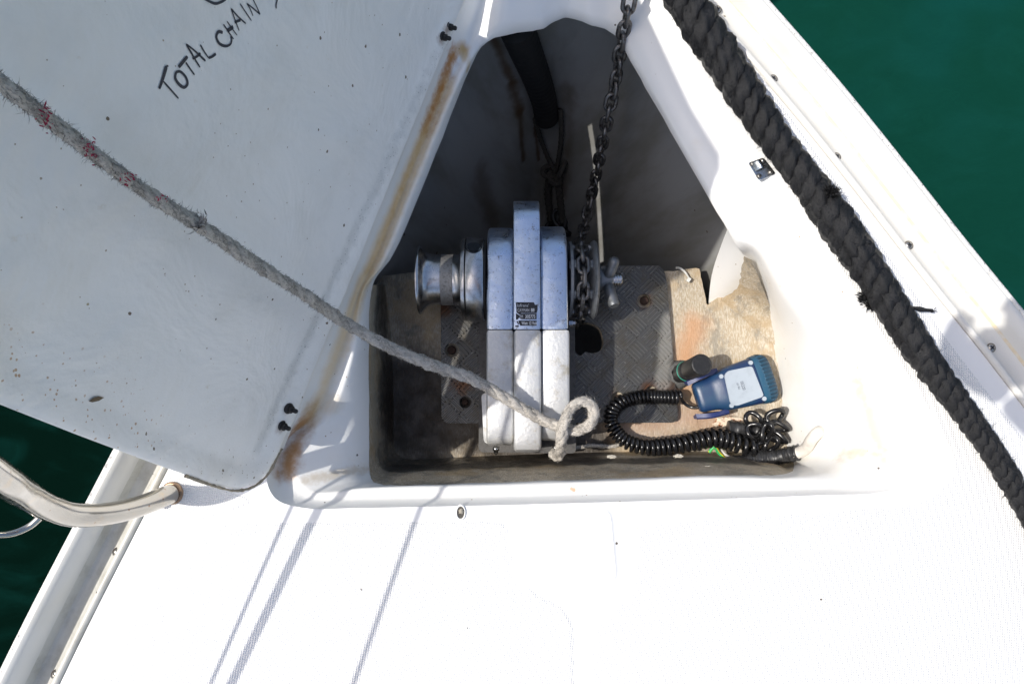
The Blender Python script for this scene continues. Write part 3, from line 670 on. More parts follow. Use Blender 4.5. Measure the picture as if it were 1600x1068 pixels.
for q, (i, j) in enumerate(zip(ch, ch[1:])):
    a, b = path[i], path[j]; t = (b - a).normalized(); x = V((1, 0, 0)); x = (x - t * x.dot(t)).normalized(); z = x.cross(t)
    tw = (pi / 2 if q % 2 else 0) + .18 * sin(q * 1.3) + (.0 if q > 26 else .35 * cos(q * .45))
    Mx = Matrix((x, t, z)).transposed() @ Matrix.Rotation(tw, 3, 'Y')
    o = link0 if q == 0 else link0.copy()
    if q: C.objects.link(o); o.parent = chain
    o.location = (a + b) / 2 - chain.location; o.rotation_euler = Mx.to_euler()

# ------------------------------------------------------------------ lid
LA = radians(77)
A0 = at(E_(670), 670, .020) + V((.0035, 0, 0)); B0 = at(E_(30), 30, .020) + V((.0035, 0, 0)); lh = (B0 - A0).normalized(); lout = V((-lh.y, lh.x, 0)); lu = lout * cos(LA) + V((0, 0, sin(LA)))
ln = lh.cross(lu)
if ln.dot(V((0, 0, CH)) - A0) < 0: ln = -ln          # faces the camera and the locker
def lp(px, py, d=0.0): return hit(px, py, A0 + ln * d, ln)
def st_(p): return ((p - A0).dot(lh), (p - A0).dot(lu))
def fromst(s, t, d=0.0): return A0 + lh * s + lu * t + ln * d
pix = [(455, 655), (447, 680), (434, 712), (419, 738), (400, 757), (372, 765), (335, 758), (240, 724), (120, 679), (0, 632)]
out = [st_(lp(*p)) for p in pix]
out += [(.06, .62), (.10, .76), (.145, .95), (.18, 1.13), (.19, 1.19), (.21, 1.235), (.245, 1.25), (.28, 1.23), (.33, 1.15), (.40, 1.04), (.60, .76), (.84, .42), (1.0, .28), (1.05, .2), (1.05, .05), (1.0, .0)]
out = [(s, max(t, 0) if i else 0) for i, (s, t) in enumerate(out)]
poly = []
n = len(out)
for i in range(n):
    a, b = V((*out[i], 0)), V((*out[(i + 1) % n], 0)); k = max(1, int((b - a).length / .03))
    for j in range(k): poly.append(a.lerp(b, j / k))
def inset(P, d):
    n = len(P); res = []
    for i in range(n):
        acc = V()
        for o in (1, 2, 3):
            t = (P[(i + o) % n] - P[(i - o) % n]).normalized(); acc += V((-t.y, t.x, 0))
        res.append(P[i] + acc.normalized() * d)
    return res
area = sum(poly[i - 1].x * poly[i].y - poly[i].x * poly[i - 1].y for i in range(len(poly)))
sg = 1 if area > 0 else -1
def ring(d, h): return [fromst(p.x, p.y, h) for p in inset(poly, d * sg)]
lid = thing('locker_lid', 'open white locker lid on the left, handwritten marker letters on its underside', 'lid', A0)
m = M_LID_BUILD
g = m.seg(lp(20, 600, -.01), lp(200, 690, -.01), .09, 1, .6, 20); m.specks(200, .34, .35, (.45, .24, .08), .8, region=g)
g = m.seg(lp(300, 735, -.01), lp(420, 730, -.01), .035, .9, .5, 40); m.specks(260, .3, .3, (.3, .22, .12), .8, region=g); m.layer((.5, .42, .3), m.math('MULTIPLY', g, .15))
for a, b in (((700, 70), (420, 700)),):
    g = m.seg(lp(*a, -.01) + lu * .03, lp(*b, -.01) + lu * .03, .016, 1, .9, 60); m.specks(330, .34, .5, (.2, .2, .17), .9, region=g); m.layer((.45, .45, .42), m.math('MULTIPLY', g, .4))
for x, y in ((452, 640), (441, 667), (701, 45), (692, 60)):
    g = m.seg(lp(x, y), lp(x - 1, y + 3), .013, 1, .6, 150); m.layer((.25, .14, .07), m.math('MULTIPLY', g, .7))
M_LID = m.bump(m.noise(7, 4, .5, dist=.6), .014, .9).bump(m.noise(300, 3), .0003).end()
bm = NB(); r4 = ring(.042, -.010)
loft(bm, [ring(.0, -.003), ring(.0025, 0), ring(.008, -.0003), ring(.018, -.002), ring(.030, -.007), r4])
vs = [bm.verts.new(p) for p in r4]; es = [bm.edges.new((vs[i], vs[(i + 1) % len(vs)])) for i in range(len(vs))]
g = bmesh.ops.triangle_fill(bm, use_beauty=True, edges=es, normal=ln)
bmesh.ops.remove_doubles(bm, verts=bm.verts, dist=.0002); bmesh.ops.recalc_face_normals(bm, faces=bm.faces)
obj('underside', bm, M_LID, lid, True)
bm = NB(); o4 = ring(.10, -.034)
loft(bm, [ring(.0, -.0035), ring(.0, -.005), ring(.003, -.0062), ring(.045, -.016), ring(.085, -.030), o4])
vs = [bm.verts.new(p) for p in o4]; es = [bm.edges.new((vs[i], vs[(i + 1) % len(vs)])) for i in range(len(vs))]
bmesh.ops.triangle_fill(bm, use_beauty=True, edges=es, normal=ln); bmesh.ops.remove_doubles(bm, verts=bm.verts, dist=.0002)
obj('outer_skin', bm, M_LIDOUT, lid, True)
# raw chipped edge
bm = NB(); ch_ = [lp(x, y, -.001) for x, y in ((441, 700), (434, 713), (419, 740), (399, 758), (372, 766), (335, 759), (290, 743))]
P = resample(spl(ch_, 8), .003); tube(bm, P, [.002 + .0012 * noise.noise(p * 120) for p in P], 6, fn=lambda i, a: 1 + .5 * noise.noise(V((i * .7, a * 2, 3)))); obj('chipped_edge', bm, simple('raw_edge', (.33, .28, .2), .8, 0, .6, 200), lid, False)
# strokes of marker ink
def stroke(bm, pts, w, k=6):
    P = spl([lp(x, y, -.0093) for x, y in pts], k); n = len(P); a = []; b = []
    for i, p in enumerate(P):
        t = (P[min(i + 1, n - 1)] - P[max(i - 1, 0)]).normalized(); s = ln.cross(t); ww = w * .5 * (.85 + .3 * noise.noise(p * 60)) * (1 if 0 < i < n - 1 else .7)
        a.append(bm.verts.new(p + s * ww)); b.append(bm.verts.new(p - s * ww))
    for i in range(n - 1): bm.faces.new((a[i], a[i + 1], b[i + 1], b[i]))
Z = 1424 / 220.0
def zz(l): return [(230 + x / Z, y / Z) for x, y in l]
bm = NB()
S_ = [([(122, 900), (155, 810), (195, 670)], 30), ([(195, 665), (215, 672)], 12), ([(165, 825), (240, 910), (318, 998)], 15), ([(330, 720), (295, 735), (285, 790), (320, 850), (375, 885), (408, 850), (395, 790), (350, 735), (325, 722)], 24),
      ([(318, 682), (365, 625), (408, 572)], 30), ([(390, 632), (430, 690), (480, 760)], 15), ([(395, 448), (440, 530), (535, 683)], 17), ([(395, 448), (480, 515), (590, 618)], 19), ([(405, 470), (440, 520), (480, 590)], 16), ([(460, 595), (500, 575), (540, 540)], 26),
      ([(538, 455), (575, 520), (622, 588)], 13), ([(622, 588), (660, 572), (695, 545)], 24), ([(765, 330), (720, 325), (700, 370), (725, 435), (790, 468), (845, 445), (855, 395), (845, 370)], 22), ([(772, 248), (820, 320), (875, 398)], 13),
      ([(808, 218), (855, 285), (910, 360)], 12), ([(810, 312), (840, 295), (870, 272)], 34), ([(850, 90), (885, 190), (930, 312)], 13), ([(850, 90), (920, 170), (998, 240)], 15), ([(885, 230), (915, 215), (945, 205)], 26),
      ([(940, 40), (990, 115), (1055, 212)], 11), ([(1070, 162), (1045, 100), (1010, 38)], 11), ([(1010, 38), (1070, 85), (1142, 148)], 13), ([(1142, 148), (1110, 75), (1070, -5)], 12), ([(1318, -5), (1305, 45), (1305, 88)], 17),
      ([(575, -10), (620, 12), (690, 38), (750, 22), (800, -10)], 20)]
for l, wd in S_: stroke(bm, zz(l), wd / Z * .00092)
obj('lettering', bm, M_INK, lid, False)
M_NUT = simple('dark_nut', (.045, .042, .04), .5, .6, .4, 200)
for x, y in ((452, 638), (441, 665), (701, 42), (692, 58)):
    o = lp(x, y, -.004); bm = NB(); lathe(bm, [(-.004, .0088), (0, .0088), (.0015, .008), (.0016, .006)], o, ln, 20); lathe(bm, [(.0, .0062), (.006, .0062), (.007, .005)], o, ln, 6); lathe(bm, [(.006, .0036), (.013, .0036), (.0145, .0025)], o, ln, 12)
    obj('hinge_bolt', bm, M_NUT, lid, False)
for y0, y1 in ((632, 703), (34, 66)):  # aft block lengthened beyond the hinge to stop sun leaking under the lid
    bm = NB(); a = at(E_(y0) - 3, y0, .004); b = at(E_(y1) - 3, y1, .004); q = (b - a).normalized(); Mx = Matrix((q, V((-q.y, q.x, 0)), V((0, 0, 1)))).transposed()
    box(bm, (a + b) / 2 + V((-.004, 0, .006)), (b - a).length / 2, .008, .012, Mx, .001); obj('hinge', bm, M_RAIL, lid, False)
# a leaf stuck to the lid and a small blister
bm = NB(); c0 = lp(150, 623, -.009); d1 = (lp(160, 620, -.0105) - c0).normalized(); d2 = ln.cross(d1)
vs = [bm.verts.new(c0 + d1 * (.010 * x) + d2 * (.0034 * y) + ln * (.002 * z)) for x, y, z in ((-1, 0, 0), (-.5, .8, .3), (.2, .9, .5), (1, 0, .9), (.4, -.8, .4), (-.5, -.7, .2), (0, 0, 1))]
for i in range(6): bm.faces.new((vs[i], vs[(i + 1) % 6], vs[6]))
obj('dead_leaf', bm, simple('dry_leaf', (.16, .11, .06), .8, 0, .5, 300), lid)

# ------------------------------------------------------------------ latch striker on the deck
M_SS = simple('stainless', (.55, .57, .58), .18, 1, .3, 200, .0004, (.3, .3, .28))
lt = thing('latch_plate', 'small stainless steel latch plate screwed to the deck beside the black rope', 'latch', at(1190, 263))
q1 = [(1169, 254), (1193, 246), (1212, 271), (1186, 282)]; L = rnd(q1, .0032, .004); cen = sum(L, V()) / len(L)
bm = NB(); slab(bm, [L], .0025); obj('plate', bm, M_SS, lt, False)
e1 = (at(1193, 246, 0) - at(1169, 254, 0)); e2 = (at(1186, 282, 0) - at(1169, 254, 0)); e1n = e1.normalized(); e2n = e2.normalized()
bm = NB(); Ls = []
for k in range(9):
    t = k / 8; base_ = at(1177, 262, .0034) + e1n * (.019 * t); hgt = .0085 * sin(pi * t)
    Ls.append([base_ + V((0, 0, hgt)) - e2n * .007, base_ + V((0, 0, hgt + .0004)) - e2n * .006, base_ + V((0, 0, hgt + .0004)) + e2n * .006, base_ + V((0, 0, hgt)) + e2n * .007])
loft(bm, Ls, closed=False); obj('raised_tongue', bm, M_SS, lt)
for px, py, a in ((1176, 256, .3), (1192, 251, .9), (1186, 275, .2), (1204, 269, 1.1)): screw(px, py, .0036, .0036, lt, a)

# ------------------------------------------------------------------ drain fitting behind the rim
dr = thing('drain_hole', 'small oval drain hole in the white deck behind the locker rim', 'drain', at(720, 799))
bm = NB(); o = at(720, 799, .001)
lps = []
for s, z in ((1.25, 0.0002), (1.12, .0022), (1.0, .0022), (.9, .0008)): lps.append([o + V((cos(a) * .0065 * s, sin(a) * .0105 * s - .001, z)) for a in [2 * pi * k / 24 for k in range(24)]])
loft(bm, lps); obj('rim', bm, M_DECK, dr)
bm = NB(); bm.faces.new([bm.verts.new(o + V((cos(a) * .0062, sin(a) * .0098 - .001, .0008))) for a in [2 * pi * k / 24 for k in range(24)]]); obj('bore', bm, simple('dark_bore', (.07, .065, .055), .8, 0, .6, 300), dr, False)  # bore drawn as a flat dark disc
bm = NB(); g = bmesh.ops.create_icosphere(bm, subdivisions=2, radius=.0042)
for v in g['verts']: v.co = o + V((.0012, .001, .002)) + v.co * (1 + .4 * noise.noise(v.co * 300))
obj('grit', bm, simple('grit', (.35, .32, .26), .9, 0, .6, 500), dr, False)

# ------------------------------------------------------------------ black mooring rope on deck
m = Mat('black_rope_fibre', (.004, .0043, .005), .45, 0, .35); m.layer((.013, .013, .015), m.ramp(m.noise(500, 3, st=(1, 1, 1)), .45, .65)); m.layer((.035, .035, .039), m.ramp(m.n('ShaderNodeNewGeometry').outputs['Random Per Island'], .8, 1.0)); m.layer((.002, .002, .002), m.ramp(m.n('ShaderNodeNewGeometry').outputs['Random Per Island'], .35, .0, 0, .8)); M_BROPE = m.bump(m.noise(500, 5, .7), .0015).end()
bp = [(1040, -60, 35), (1066, -12, 34), (1096, 40, 33), (1140, 108, 32), (1184, 178, 30), (1228, 240, 27), (1268, 292, 27), (1302, 340, 31), (1342, 398, 29), (1372, 445, 27), (1400, 490, 26), (1432, 540, 25), (1464, 586, 22), (1500, 634, 20), (1540, 690, 19), (1582, 756, 18), (1620, 820, 18), (1680, 915, 21), (1760, 1030, 21)]
PP = spl([at(x, y, r * .00092 - .002) for x, y, r in bp], 12); RR = spl([V((r * .00095, 0, 0)) for _, _, r in bp], 12)
def remap(PP, RR, step):
    L = [0]
    for a, b in zip(PP, PP[1:]): L.append(L[-1] + (b - a).length)
    n = int(L[-1] / step); o1 = []; o2 = []; j = 0
    for i in range(n + 1):
        s = L[-1] * i / n
        while j < len(PP) - 2 and L[j + 1] < s: j += 1
        t = (s - L[j]) / (L[j + 1] - L[j]); o1.append(PP[j].lerp(PP[j + 1], t)); o2.append(RR[j].x + (RR[j + 1].x - RR[j].x) * t)
    return o1, o2
P, Rr = remap(PP, RR, .0022)
def strands(bm, P, Rr, ns, pitch, sr, off, seg, yarn, rough_=.12, mi=0, wob=0.0):
    F = frames(P); out = []; N_ = len(P); sr = sr if callable(sr) else (lambda v: (lambda q: v))(sr); off = off if callable(off) else (lambda v: (lambda q: v))(off)
    for k in range(ns):
        Q = []; ph = 0
        for i, (p, (t, n, b)) in enumerate(zip(P, F)):
            ph += .0022 / (pitch * Rr[i] / Rr[0]) * 2 * pi if i else 0
            a = ph + 2 * pi * k / ns + wob * noise.noise(p * 9) + wob * .4 * noise.noise(p * 30 + V((k, 0, 0))); Q.append(p + (n * cos(a) + b * sin(a)) * Rr[i] * off(i / N_) * (1 + wob * .25 * noise.noise(p * 22 + V((0, k * 3, 0)))))
        RS = [r * sr(i / N_) * (1 + wob * .3 * noise.noise(P[i] * 16 + V((k * 5, 0, 0)))) for i, r in enumerate(Rr)]
        tube(bm, Q, RS, seg, fn=lambda i, a: 1 + .11 * sin(a * yarn + i * .75) + rough_ * noise.noise(V((i * .12, a * 1.5, k * 7))) + .06 * noise.noise(V((i * .6, a * 5, k * 3))), mi=mi)
        out.append((Q, RS))
    return out
bm = NB(); ss = strands(bm, P, Rr, 3, .10, lambda q: .55 + .13 * min(1, max(0, (q - .28) / .15)), lambda q: .47 - .13 * min(1, max(0, (q - .28) / .15)), 22, 5, .2, wob=.22)
for Q, RS in ss: fuzz(bm, Q, RS, 5000, .006, .0008, lay=1.5); fuzz(bm, Q, RS, 350, .012, .0010, lay=.8)
def tuft(bm, c, n, ln_, wd, mi=0, dirb=V((0, 0, 1))):
    for _ in range(n):
        d = V((random.gauss(0, 1), random.gauss(0, 1), abs(random.gauss(0, .6)))).normalized(); d = (d + dirb).normalized(); p = c + V((random.gauss(0, .003), random.gauss(0, .003), 0)); l = ln_ * random.uniform(.4, 1.2)
        s = d.cross(V((random.random(), .3, random.random()))).normalized() * wd; q = p + d * l * .6; e = q + (d + V((random.uniform(-.5, .5), random.uniform(-.5, .5), -.3))) * l * .5
        v = [bm.verts.new(x) for x in (p - s, p + s, q + s, q - s, e)]; bm.faces.new(v[:4]).material_index = mi; bm.faces.new((v[3], v[2], v[4])).material_index = mi
tuft(bm, at(1297, 302, .05), 260, .016, .0008, dirb=V((.5, .4, .2))); tuft(bm, at(1362, 474, .008), 200, .012, .0012, dirb=V((-.8, -.1, 0))); tuft(bm, at(1350, 465, .008), 100, .010, .0012, dirb=V((-.9, .1, 0)))
brope = obj('mooring_rope', bm, M_BROPE); tag(brope, 'thick black frayed mooring rope lying along the right side of the deck', 'rope')
bm = NB(); a = at(1400, 478, .03); b = at(1458, 485, .026); q = (b - a).normalized(); Ls = []
for k in range(7): c = a.lerp(b, k / 6) + V((0, 0, .002 * sin(k))); w_ = .0034 + .001 * sin(k * 2); Ls.append([c + V((0, -w_, 0)), c + V((0, 0, .002)), c + V((0, w_, 0)), c + V((0, 0, -.001))])
loft(bm, Ls); tuft(bm, b, 10, .006, .0008, dirb=V((1, 0, 0))); obj('tape_tail', bm, M_BROPE, brope, False)

# ------------------------------------------------------------------ grey frayed lanyard to the winch
m = Mat('grey_rope_fibre', (.30, .28, .25), .85); m.layer((.50, .46, .40), m.ramp(m.noise(400, 3), .45, .6)); m.layer((.2, .18, .15), m.math('MULTIPLY', m.ramp(m.noise(60, 5), .55, .75), .5)); m.layer((.62, .58, .52), m.ramp(m.n('ShaderNodeNewGeometry').outputs['Random Per Island'], .6, 1.0, 0, .8)); m.layer((.10, .09, .075), m.ramp(m.n('ShaderNodeNewGeometry').outputs['Random Per Island'], .4, .05, 0, .8)); M_GROPE = m.bump(m.noise(700, 4), .001).end()
M_RED = simple('red_fibre', (.35, .02, .06), .8, 0, .2)
gp = [(-120, 30, .055), (-40, 92, .055), (0, 128, .055), (70, 182, .05), (150, 243, .045), (240, 308, .04), (318, 356, .04), (400, 412, .04), (470, 456, .045)]
gq = [(540, 504, .085), (610, 543, .03), (680, 572, -.01), (740, 593, -.045), (790, 622, -.072), (830, 646, -.09), (862, 662, -.092), (880, 668, -.088)]
GP3 = [lp(*p) for p in gp]; print('ropez', [round(p.z, 2) for p in GP3])
PP = spl(GP3 + [at(*p) for p in gq], 14)
gl = [(880, 668, -.088), (900, 672, -.082), (920, 664, -.075), (928, 645, -.07), (921, 630, -.065), (908, 627, -.062), (893, 637, -.06), (883, 655, -.06), (878, 675, -.07), (876, 695, -.10), (872, 712, -.14), (864, 708, -.16)]
QQ = spl([at(*p) for p in gl], 12); PA = resample(PP + QQ[1:], .0022)
bm = NB(); nA = len(PA); RG = [(.0056 + .0045 * min(1, max(0, (.62 - p.z) / .7))) * (1 + .14 * noise.noise(p * 14) + .1 * noise.noise(p * 45)) for p in PA]
s3 = strands(bm, PA, RG, 3, .05, .72, .27, 12, 3, .35)
for Q, RS in s3: fuzz(bm, Q, RS, 8000, .0046, .0006, lay=1.3)
fuzz(bm, PA, RG, 900, .008, .0005, lay=.8)
tuft(bm, lp(312, 350, .046), 120, .009, .0006, dirb=V((0, .5, .3)))
for px, py in ((68, 172), (72, 182), (76, 196), (140, 230), (143, 240), (148, 246), (198, 275), (202, 284), (255, 312)):
    tuft(bm, lp(px, py, .060), 12, .0035, .0006, 1, V((random.uniform(-.5, .5), .3, .5)))
lan = obj('lanyard', bm, [M_GROPE, M_RED]); tag(lan, 'frayed grey rope crossing the open lid and looped at the tail of the winch', 'rope')

# ------------------------------------------------------------------ cord lying on the shelf, cable tie
bm = NB(); P = resample(spl([at(x, y, -.274 + .002 * sin(x)) for x, y in ((896, 700), (925, 696), (955, 697), (985, 690), (1012, 692))], 8), .002)
tube(bm, P, .0042, 8, fn=lambda i, a: 1 + .35 * noise.noise(V((i * .3, a, 0)))); fuzz(bm, P, .004, 200, .004, .0006)
tag(obj('cord_offcut', bm, M_GROPE), 'short ragged pale cord lying at the foot of the winch on the locker shelf', 'cord')
M_NYLON = simple('white_nylon', (.65, .65, .6), .4, 0, .1)
tie = thing('cable_tie', 'white nylon cable tie looped over the front edge of the locker shelf', 'cable tie', at(1070, 430, -.28))
bm = NB(); P = spl([at(x, y, z) for x, y, z in ((1056, 418, -.292), (1062, 419, -.279), (1070, 425, -.276), (1076, 434, -.277))], 8); Ls = [[p + V((-.0004, -.0022, 0)), p + V((0, -.0022, .0012)), p + V((.0004, .0022, .0012)), p + V((0, .0022, 0))] for p in P]
loft(bm, Ls); obj('strap', bm, M_NYLON, tie, False); bm = NB(); box(bm, at(1076, 437, -.275), .0045, .0035, .0028, Matrix.Rotation(.9, 3, 'Z'), .0008); obj('buckle', bm, M_NYLON, tie, False)

# ------------------------------------------------------------------ black capped pipe
M_RUB = simple('black_rubber', (.014, .014, .015), .45, 0, .3, 150, .0003, (.04, .04, .04))
pb, pt = at(1062, 584, -.278), at(1097, 569, -.172); ax = (pt - pb).normalized(); Lg = (pt - pb).length
pipe = thing('capped_pipe', 'upright black rubber pipe with a domed cap beside the blue remote', 'pipe', pb)
bm = NB(); lathe(bm, [(-.01, .019), (.01, .0185), (.03, .0185), (.031, .0195), (.05, .0195), (.051, .0185), (Lg * .6, .019), (Lg * .6 + .001, .0175)], pb, ax, 32); obj('tube', bm, M_RUB, pipe, True, auto=.8)
bm = NB(); lathe(bm, [(Lg * .6, .0175), (Lg * .6 + .001, .0195), (Lg - .003, .0205), (Lg - .001, .0200), (Lg, .0188), (Lg + .0003, .0165), (Lg - .0004, .016), (Lg - .0004, .0005)], pb, ax, 36); obj('cap', bm, M_RUB, pipe, True, auto=.8)
bm = NB(); lathe(bm, [(.033, .0188), (.033, .0203), (.0355, .0203), (.0355, .0188)], pb, ax, 32, caps=False); obj('green_ring', bm, simple('green_band', (.03, .28, .2), .5, 0, .3, 300), pipe)
bm = NB(); Ls = []
for s, z in ((1.45, -.282), (1.35, -.275), (1.12, -.270), (.9, -.268)): Ls.append([V((pb.x, pb.y, z)) + V((cos(a), sin(a), 0)) * .02 * s * (1 + .18 * noise.noise(V((cos(a) * 2, sin(a) * 2, s)))) for a in [2 * pi * k / 30 for k in range(30)]])
loft(bm, Ls); obj('sealant', bm, simple('grey_sealant', (.10, .10, .095), .7, 0, .4, 120, .002), pipe)

# ------------------------------------------------------------------ blue remote control with coiled cord
a, b = at(1088, 622, -.245), at(1202, 588, -.245); ru = (b - a).normalized(); rv = V((-ru.y, ru.x, 0)); RL = (b - a).length; rz = -.248
ru = (ru + V((0, 0, .06))).normalized(); rw = ru.cross(rv)
rem = thing('remote_control', 'blue handheld winch remote with a coiled black cord, lying on the locker shelf', 'remote', (a + b) / 2 + V((0, 0, -.025)))
m = Mat('blue_plastic', (.010, .032, .10), .38); m.layer((.014, .050, .11), m.ramp(m.noise(20, 3), .4, .7)); m.specks(140, .3, .08, (.2, .2, .18), .6); M_BLUE = m.bump(m.noise(400, 2), .0002).end()
m = Mat('teal_blue_plastic', (.012, .07, .13), .42); m.layer((.28, .22, .12), m.math('MULTIPLY', m.ramp(m.noise(60, 6, .7), .66, .72), .8)); rbv = m.math('SINE', m.math('MULTIPLY', m.vm('DOT_PRODUCT', m.P(), tuple(rv)), 2 * pi / .0075)); rbu = m.ramp(m.vm('DOT_PRODUCT', m.vm('SUBTRACT', m.P(), tuple(a.lerp(b, .885))), tuple(ru)), -.001, .001); m.layer((.006, .03, .06), m.math('MULTIPLY', m.ramp(rbv, -.5, -.95), m.math('MULTIPLY', rbu, .8))); M_TEAL = m.bump(m.math('MULTIPLY', rbv, rbu), .0015).end()
def sect(s, hw_, hz_, e=3.2, n=40, fn=None):
    c = a.lerp(b, s); c = V((c.x, c.y, rz)) + V((0, 0, .006 * s)); L = []
    for k in range(n):
        t = 2 * pi * k / n; cx = abs(cos(t)) ** (2 / e) * (1 if cos(t) >= 0 else -1); sz = abs(sin(t)) ** (2 / e) * (1 if sin(t) >= 0 else -1)
        f = fn(t) if fn else 1; L.append(c + rv * (cx * hw_ * f) + rw * (sz * hz_ * f))
    return L
bm = NB(); Ls = [sect(s, w_, h_) for s, w_, h_ in ((.0, .012, .006), (.0, .026, .012), (.03, .030, .016), (.08, .031, .018), (.2, .032, .019), (.26, .035, .021), (.33, .040, .026), (.42, .0415, .0275), (.6, .044, .028), (.74, .0455, .0285), (.80, .046, .0285), (.82, .044, .026))]
VV = loft(bm, Ls); bm.faces.new(VV[0]); bm.faces.new(VV[-1][::-1]); bmesh.ops.recalc_face_normals(bm, faces=bm.faces); obj('body', bm, M_BLUE, rem, True, auto=1.0)
rib = lambda t: 1 + .035 * (1 if sin(t * 26) > .2 else 0)
bm = NB(); Ls = [sect(s, w_, h_, 3.2, 104, f) for s, w_, h_, f in ((.80, .040, .024, None), (.805, .0475, .030, None), (.84, .0485, .031, None), (.87, .0485, .0305, None), (.875, .048, .030, rib), (.93, .0465, .028, rib), (.98, .043, .024, rib), (1.01, .038, .019, rib), (1.02, .034, .016, None), (1.025, .02, .01, None))]
VV = loft(bm, Ls); bm.faces.new(VV[0]); bm.faces.new(VV[-1][::-1]); bmesh.ops.recalc_face_normals(bm, faces=bm.faces); obj('ribbed_cap', bm, M_TEAL, rem, True, auto=1.0)
def ontop(s, v, d): c = a.lerp(b, s); return V((c.x, c.y, rz)) + V((0, 0, .006 * s)) + rv * v + rw * d
TOP = .0293
def patch(pts, d0, d1, mat, nm, curve=0.0):
    bm = NB(); L = [ontop(s, v, d1 - curve * v * v) for s, v in pts]; L0 = [ontop(s, v, d0 - curve * v * v) for s, v in pts]; VV = loft(bm, [L, L0]); bm.faces.new(VV[0]); bmesh.ops.recalc_face_normals(bm, faces=bm.faces); return obj(nm, bm, mat, rem, False)
cs = []
for cx, cy, rx, ry, q0 in ((.72, .026, .05, .005, 0), (.48, .022, .09, .012, 1), (.45, -.022, .09, .012, 2), (.74, -.027, .05, .005, 3)):
    for k in range(6): t = pi / 2 * (q0 + k / 5); cs.append((cx + rx * cos(t), cy + ry * sin(t)))
M_LBL = simple('pale_label', (.36, .41, .46), .4, 0, .1)
patch(cs, .024, .0291, M_LBL, 'label_plate')
for i, (s_, v_) in enumerate(((.77, .037), (.79, -.036), (.36, .028), (.37, -.031))):
    patch([(s_ + .028 * cos(t), v_ + .0042 * sin(t)) for t in [2 * pi * k / 16 for k in range(16)]], .018, (.0272 if i < 2 else .0266), M_LBL, 'screw_cover')
def rtext(s, s0, v0, size, sx, rot):
    cu = bpy.data.curves.new('t', 'FONT'); cu.body = s; cu.size = size; t = bpy.data.objects.new('t', cu); C.objects.link(t); bpy.context.view_layer.update()
    me = bpy.data.meshes.new_from_object(t.evaluated_get(bpy.context.evaluated_depsgraph_get())); bpy.data.objects.remove(t)
    bm = NB(); bm.from_mesh(me); o = ontop(s0, v0, .0294)
    for v in bm.verts: x, y = v.co.x * sx, v.co.y; v.co = o + (-rv) * x + ru * y
    return bm
obj('label_print', rtext('05220', .56, .008, .0085, .8, 0), M_INK, rem, False); obj('label_print', rtext('12V  IP67', .51, .008, .005, .7, 0), M_INK, rem, False)
for sgn in (1, -1):
    bm = NB(); Ls = []
    for k in range(9):
        t = k / 8; s_ = -.08 + .42 * t; w0 = .036 + .007 * t + .003 * sin(t * pi); h_ = .012 + .01 * sin(pi * min(1, t * 1.1)); th = .0028
        if sgn > 0: s_ += .02
        Ls.append([ontop(s_, sgn * (w0 + th), -.02), ontop(s_, sgn * (w0 + th), h_ * .8), ontop(s_, sgn * w0, h_), ontop(s_, sgn * (w0 - .008), h_), ontop(s_, sgn * (w0 - .008), h_ - .003), ontop(s_, sgn * (w0 - th), -.02)])
    VV = loft(bm, Ls); bm.faces.new(VV[0]); bm.faces.new(VV[-1]); bmesh.ops.recalc_face_normals(bm, faces=bm.faces); obj('guard', bm, simple('indigo_plastic', (.016, .03, .12), .45, 0, .1), rem, True, auto=.5)
M_CORD = simple('black_cord', (.010, .010, .011), .22, 0, .15, 60)
bm = NB()
core = spl([at(x, y, z) for x, y, z in ((1063, 621, -.258), (1030, 620, -.262), (995, 621, -.264), (965, 632, -.264), (954, 652, -.264), (962, 674, -.264), (980, 690, -.262), (1010, 698, -.258), (1050, 696, -.252), (1090, 688, -.245), (1118, 684, -.24), (1145, 690, -.238), (1166, 697, -.236), (1186, 700, -.234))], 14)
core = resample(core, .0004); F = frames(core); Q = []; ph = 0; n = len(core)
for i, (p, (t, nn, b_)) in enumerate(zip(core, F)):
    q = i / n; pit = .0078 + .0035 * min(1, max(0, (q - .35) / .4)) + .004 * max(0, (q - .88) / .12); ph += .0004 / (pit * (1 + .22 * noise.noise(p * 45))) * 2 * pi; r = .0115 + .0045 * min(1, max(0, (q - .35) / .4)) + .0022 * noise.noise(p * 60 + V((0, 0, i * .004))); Q.append(p + (nn * cos(ph) + b_ * sin(ph)) * r)
Q = Q[::2]; 
# tangle of loose turns at the end
WR = [.0037 + .0009 * min(1, max(0, (i / len(Q) - .35) / .4)) for i in range(len(Q))]
tube(bm, Q, WR, 8)
for (x, y, z, ra, rb, rot, tilt) in ((1212, 650, -.222, 15, 10, .5, .35), (1177, 655, -.228, 13, 10, -.5, .5), (1179, 672, -.222, 12, 11, .2, .25), (1217, 667, -.225, 15, 7, -.3, .7), (1198, 675, -.212, 7, 15, -.25, .4), (1216, 684, -.228, 14, 7, -.5, .8),
        (1189, 694, -.232, 7, 14, -.1, .3), (1205, 694, -.226, 8, 14, -.5, .5), (1173, 693, -.235, 7, 14, 0, .4), (1196, 658, -.235, 14, 8, 1.2, .9), (1188, 682, -.240, 15, 9, .9, -.6)):
    Mx = Matrix.Rotation(rot, 3, 'Z') @ Matrix.Rotation(tilt, 3, 'X'); c = at(x, y, z); tube(bm, [c + Mx @ V((cos(t) * ra * .00118, sin(t) * rb * .00118, .004 * sin(2 * t))) for t in [2 * pi * k / 30 for k in range(30)]], .0046, 12, closed=True)
st0 = spl([Q[0], at(1068, 628, -.262), at(1078, 635, -.262), at(1090, 636, -.255), at(1100, 630, -.248)], 8); tube(bm, st0, .0034, 8)
obj('coiled_cord', bm, M_CORD, rem)

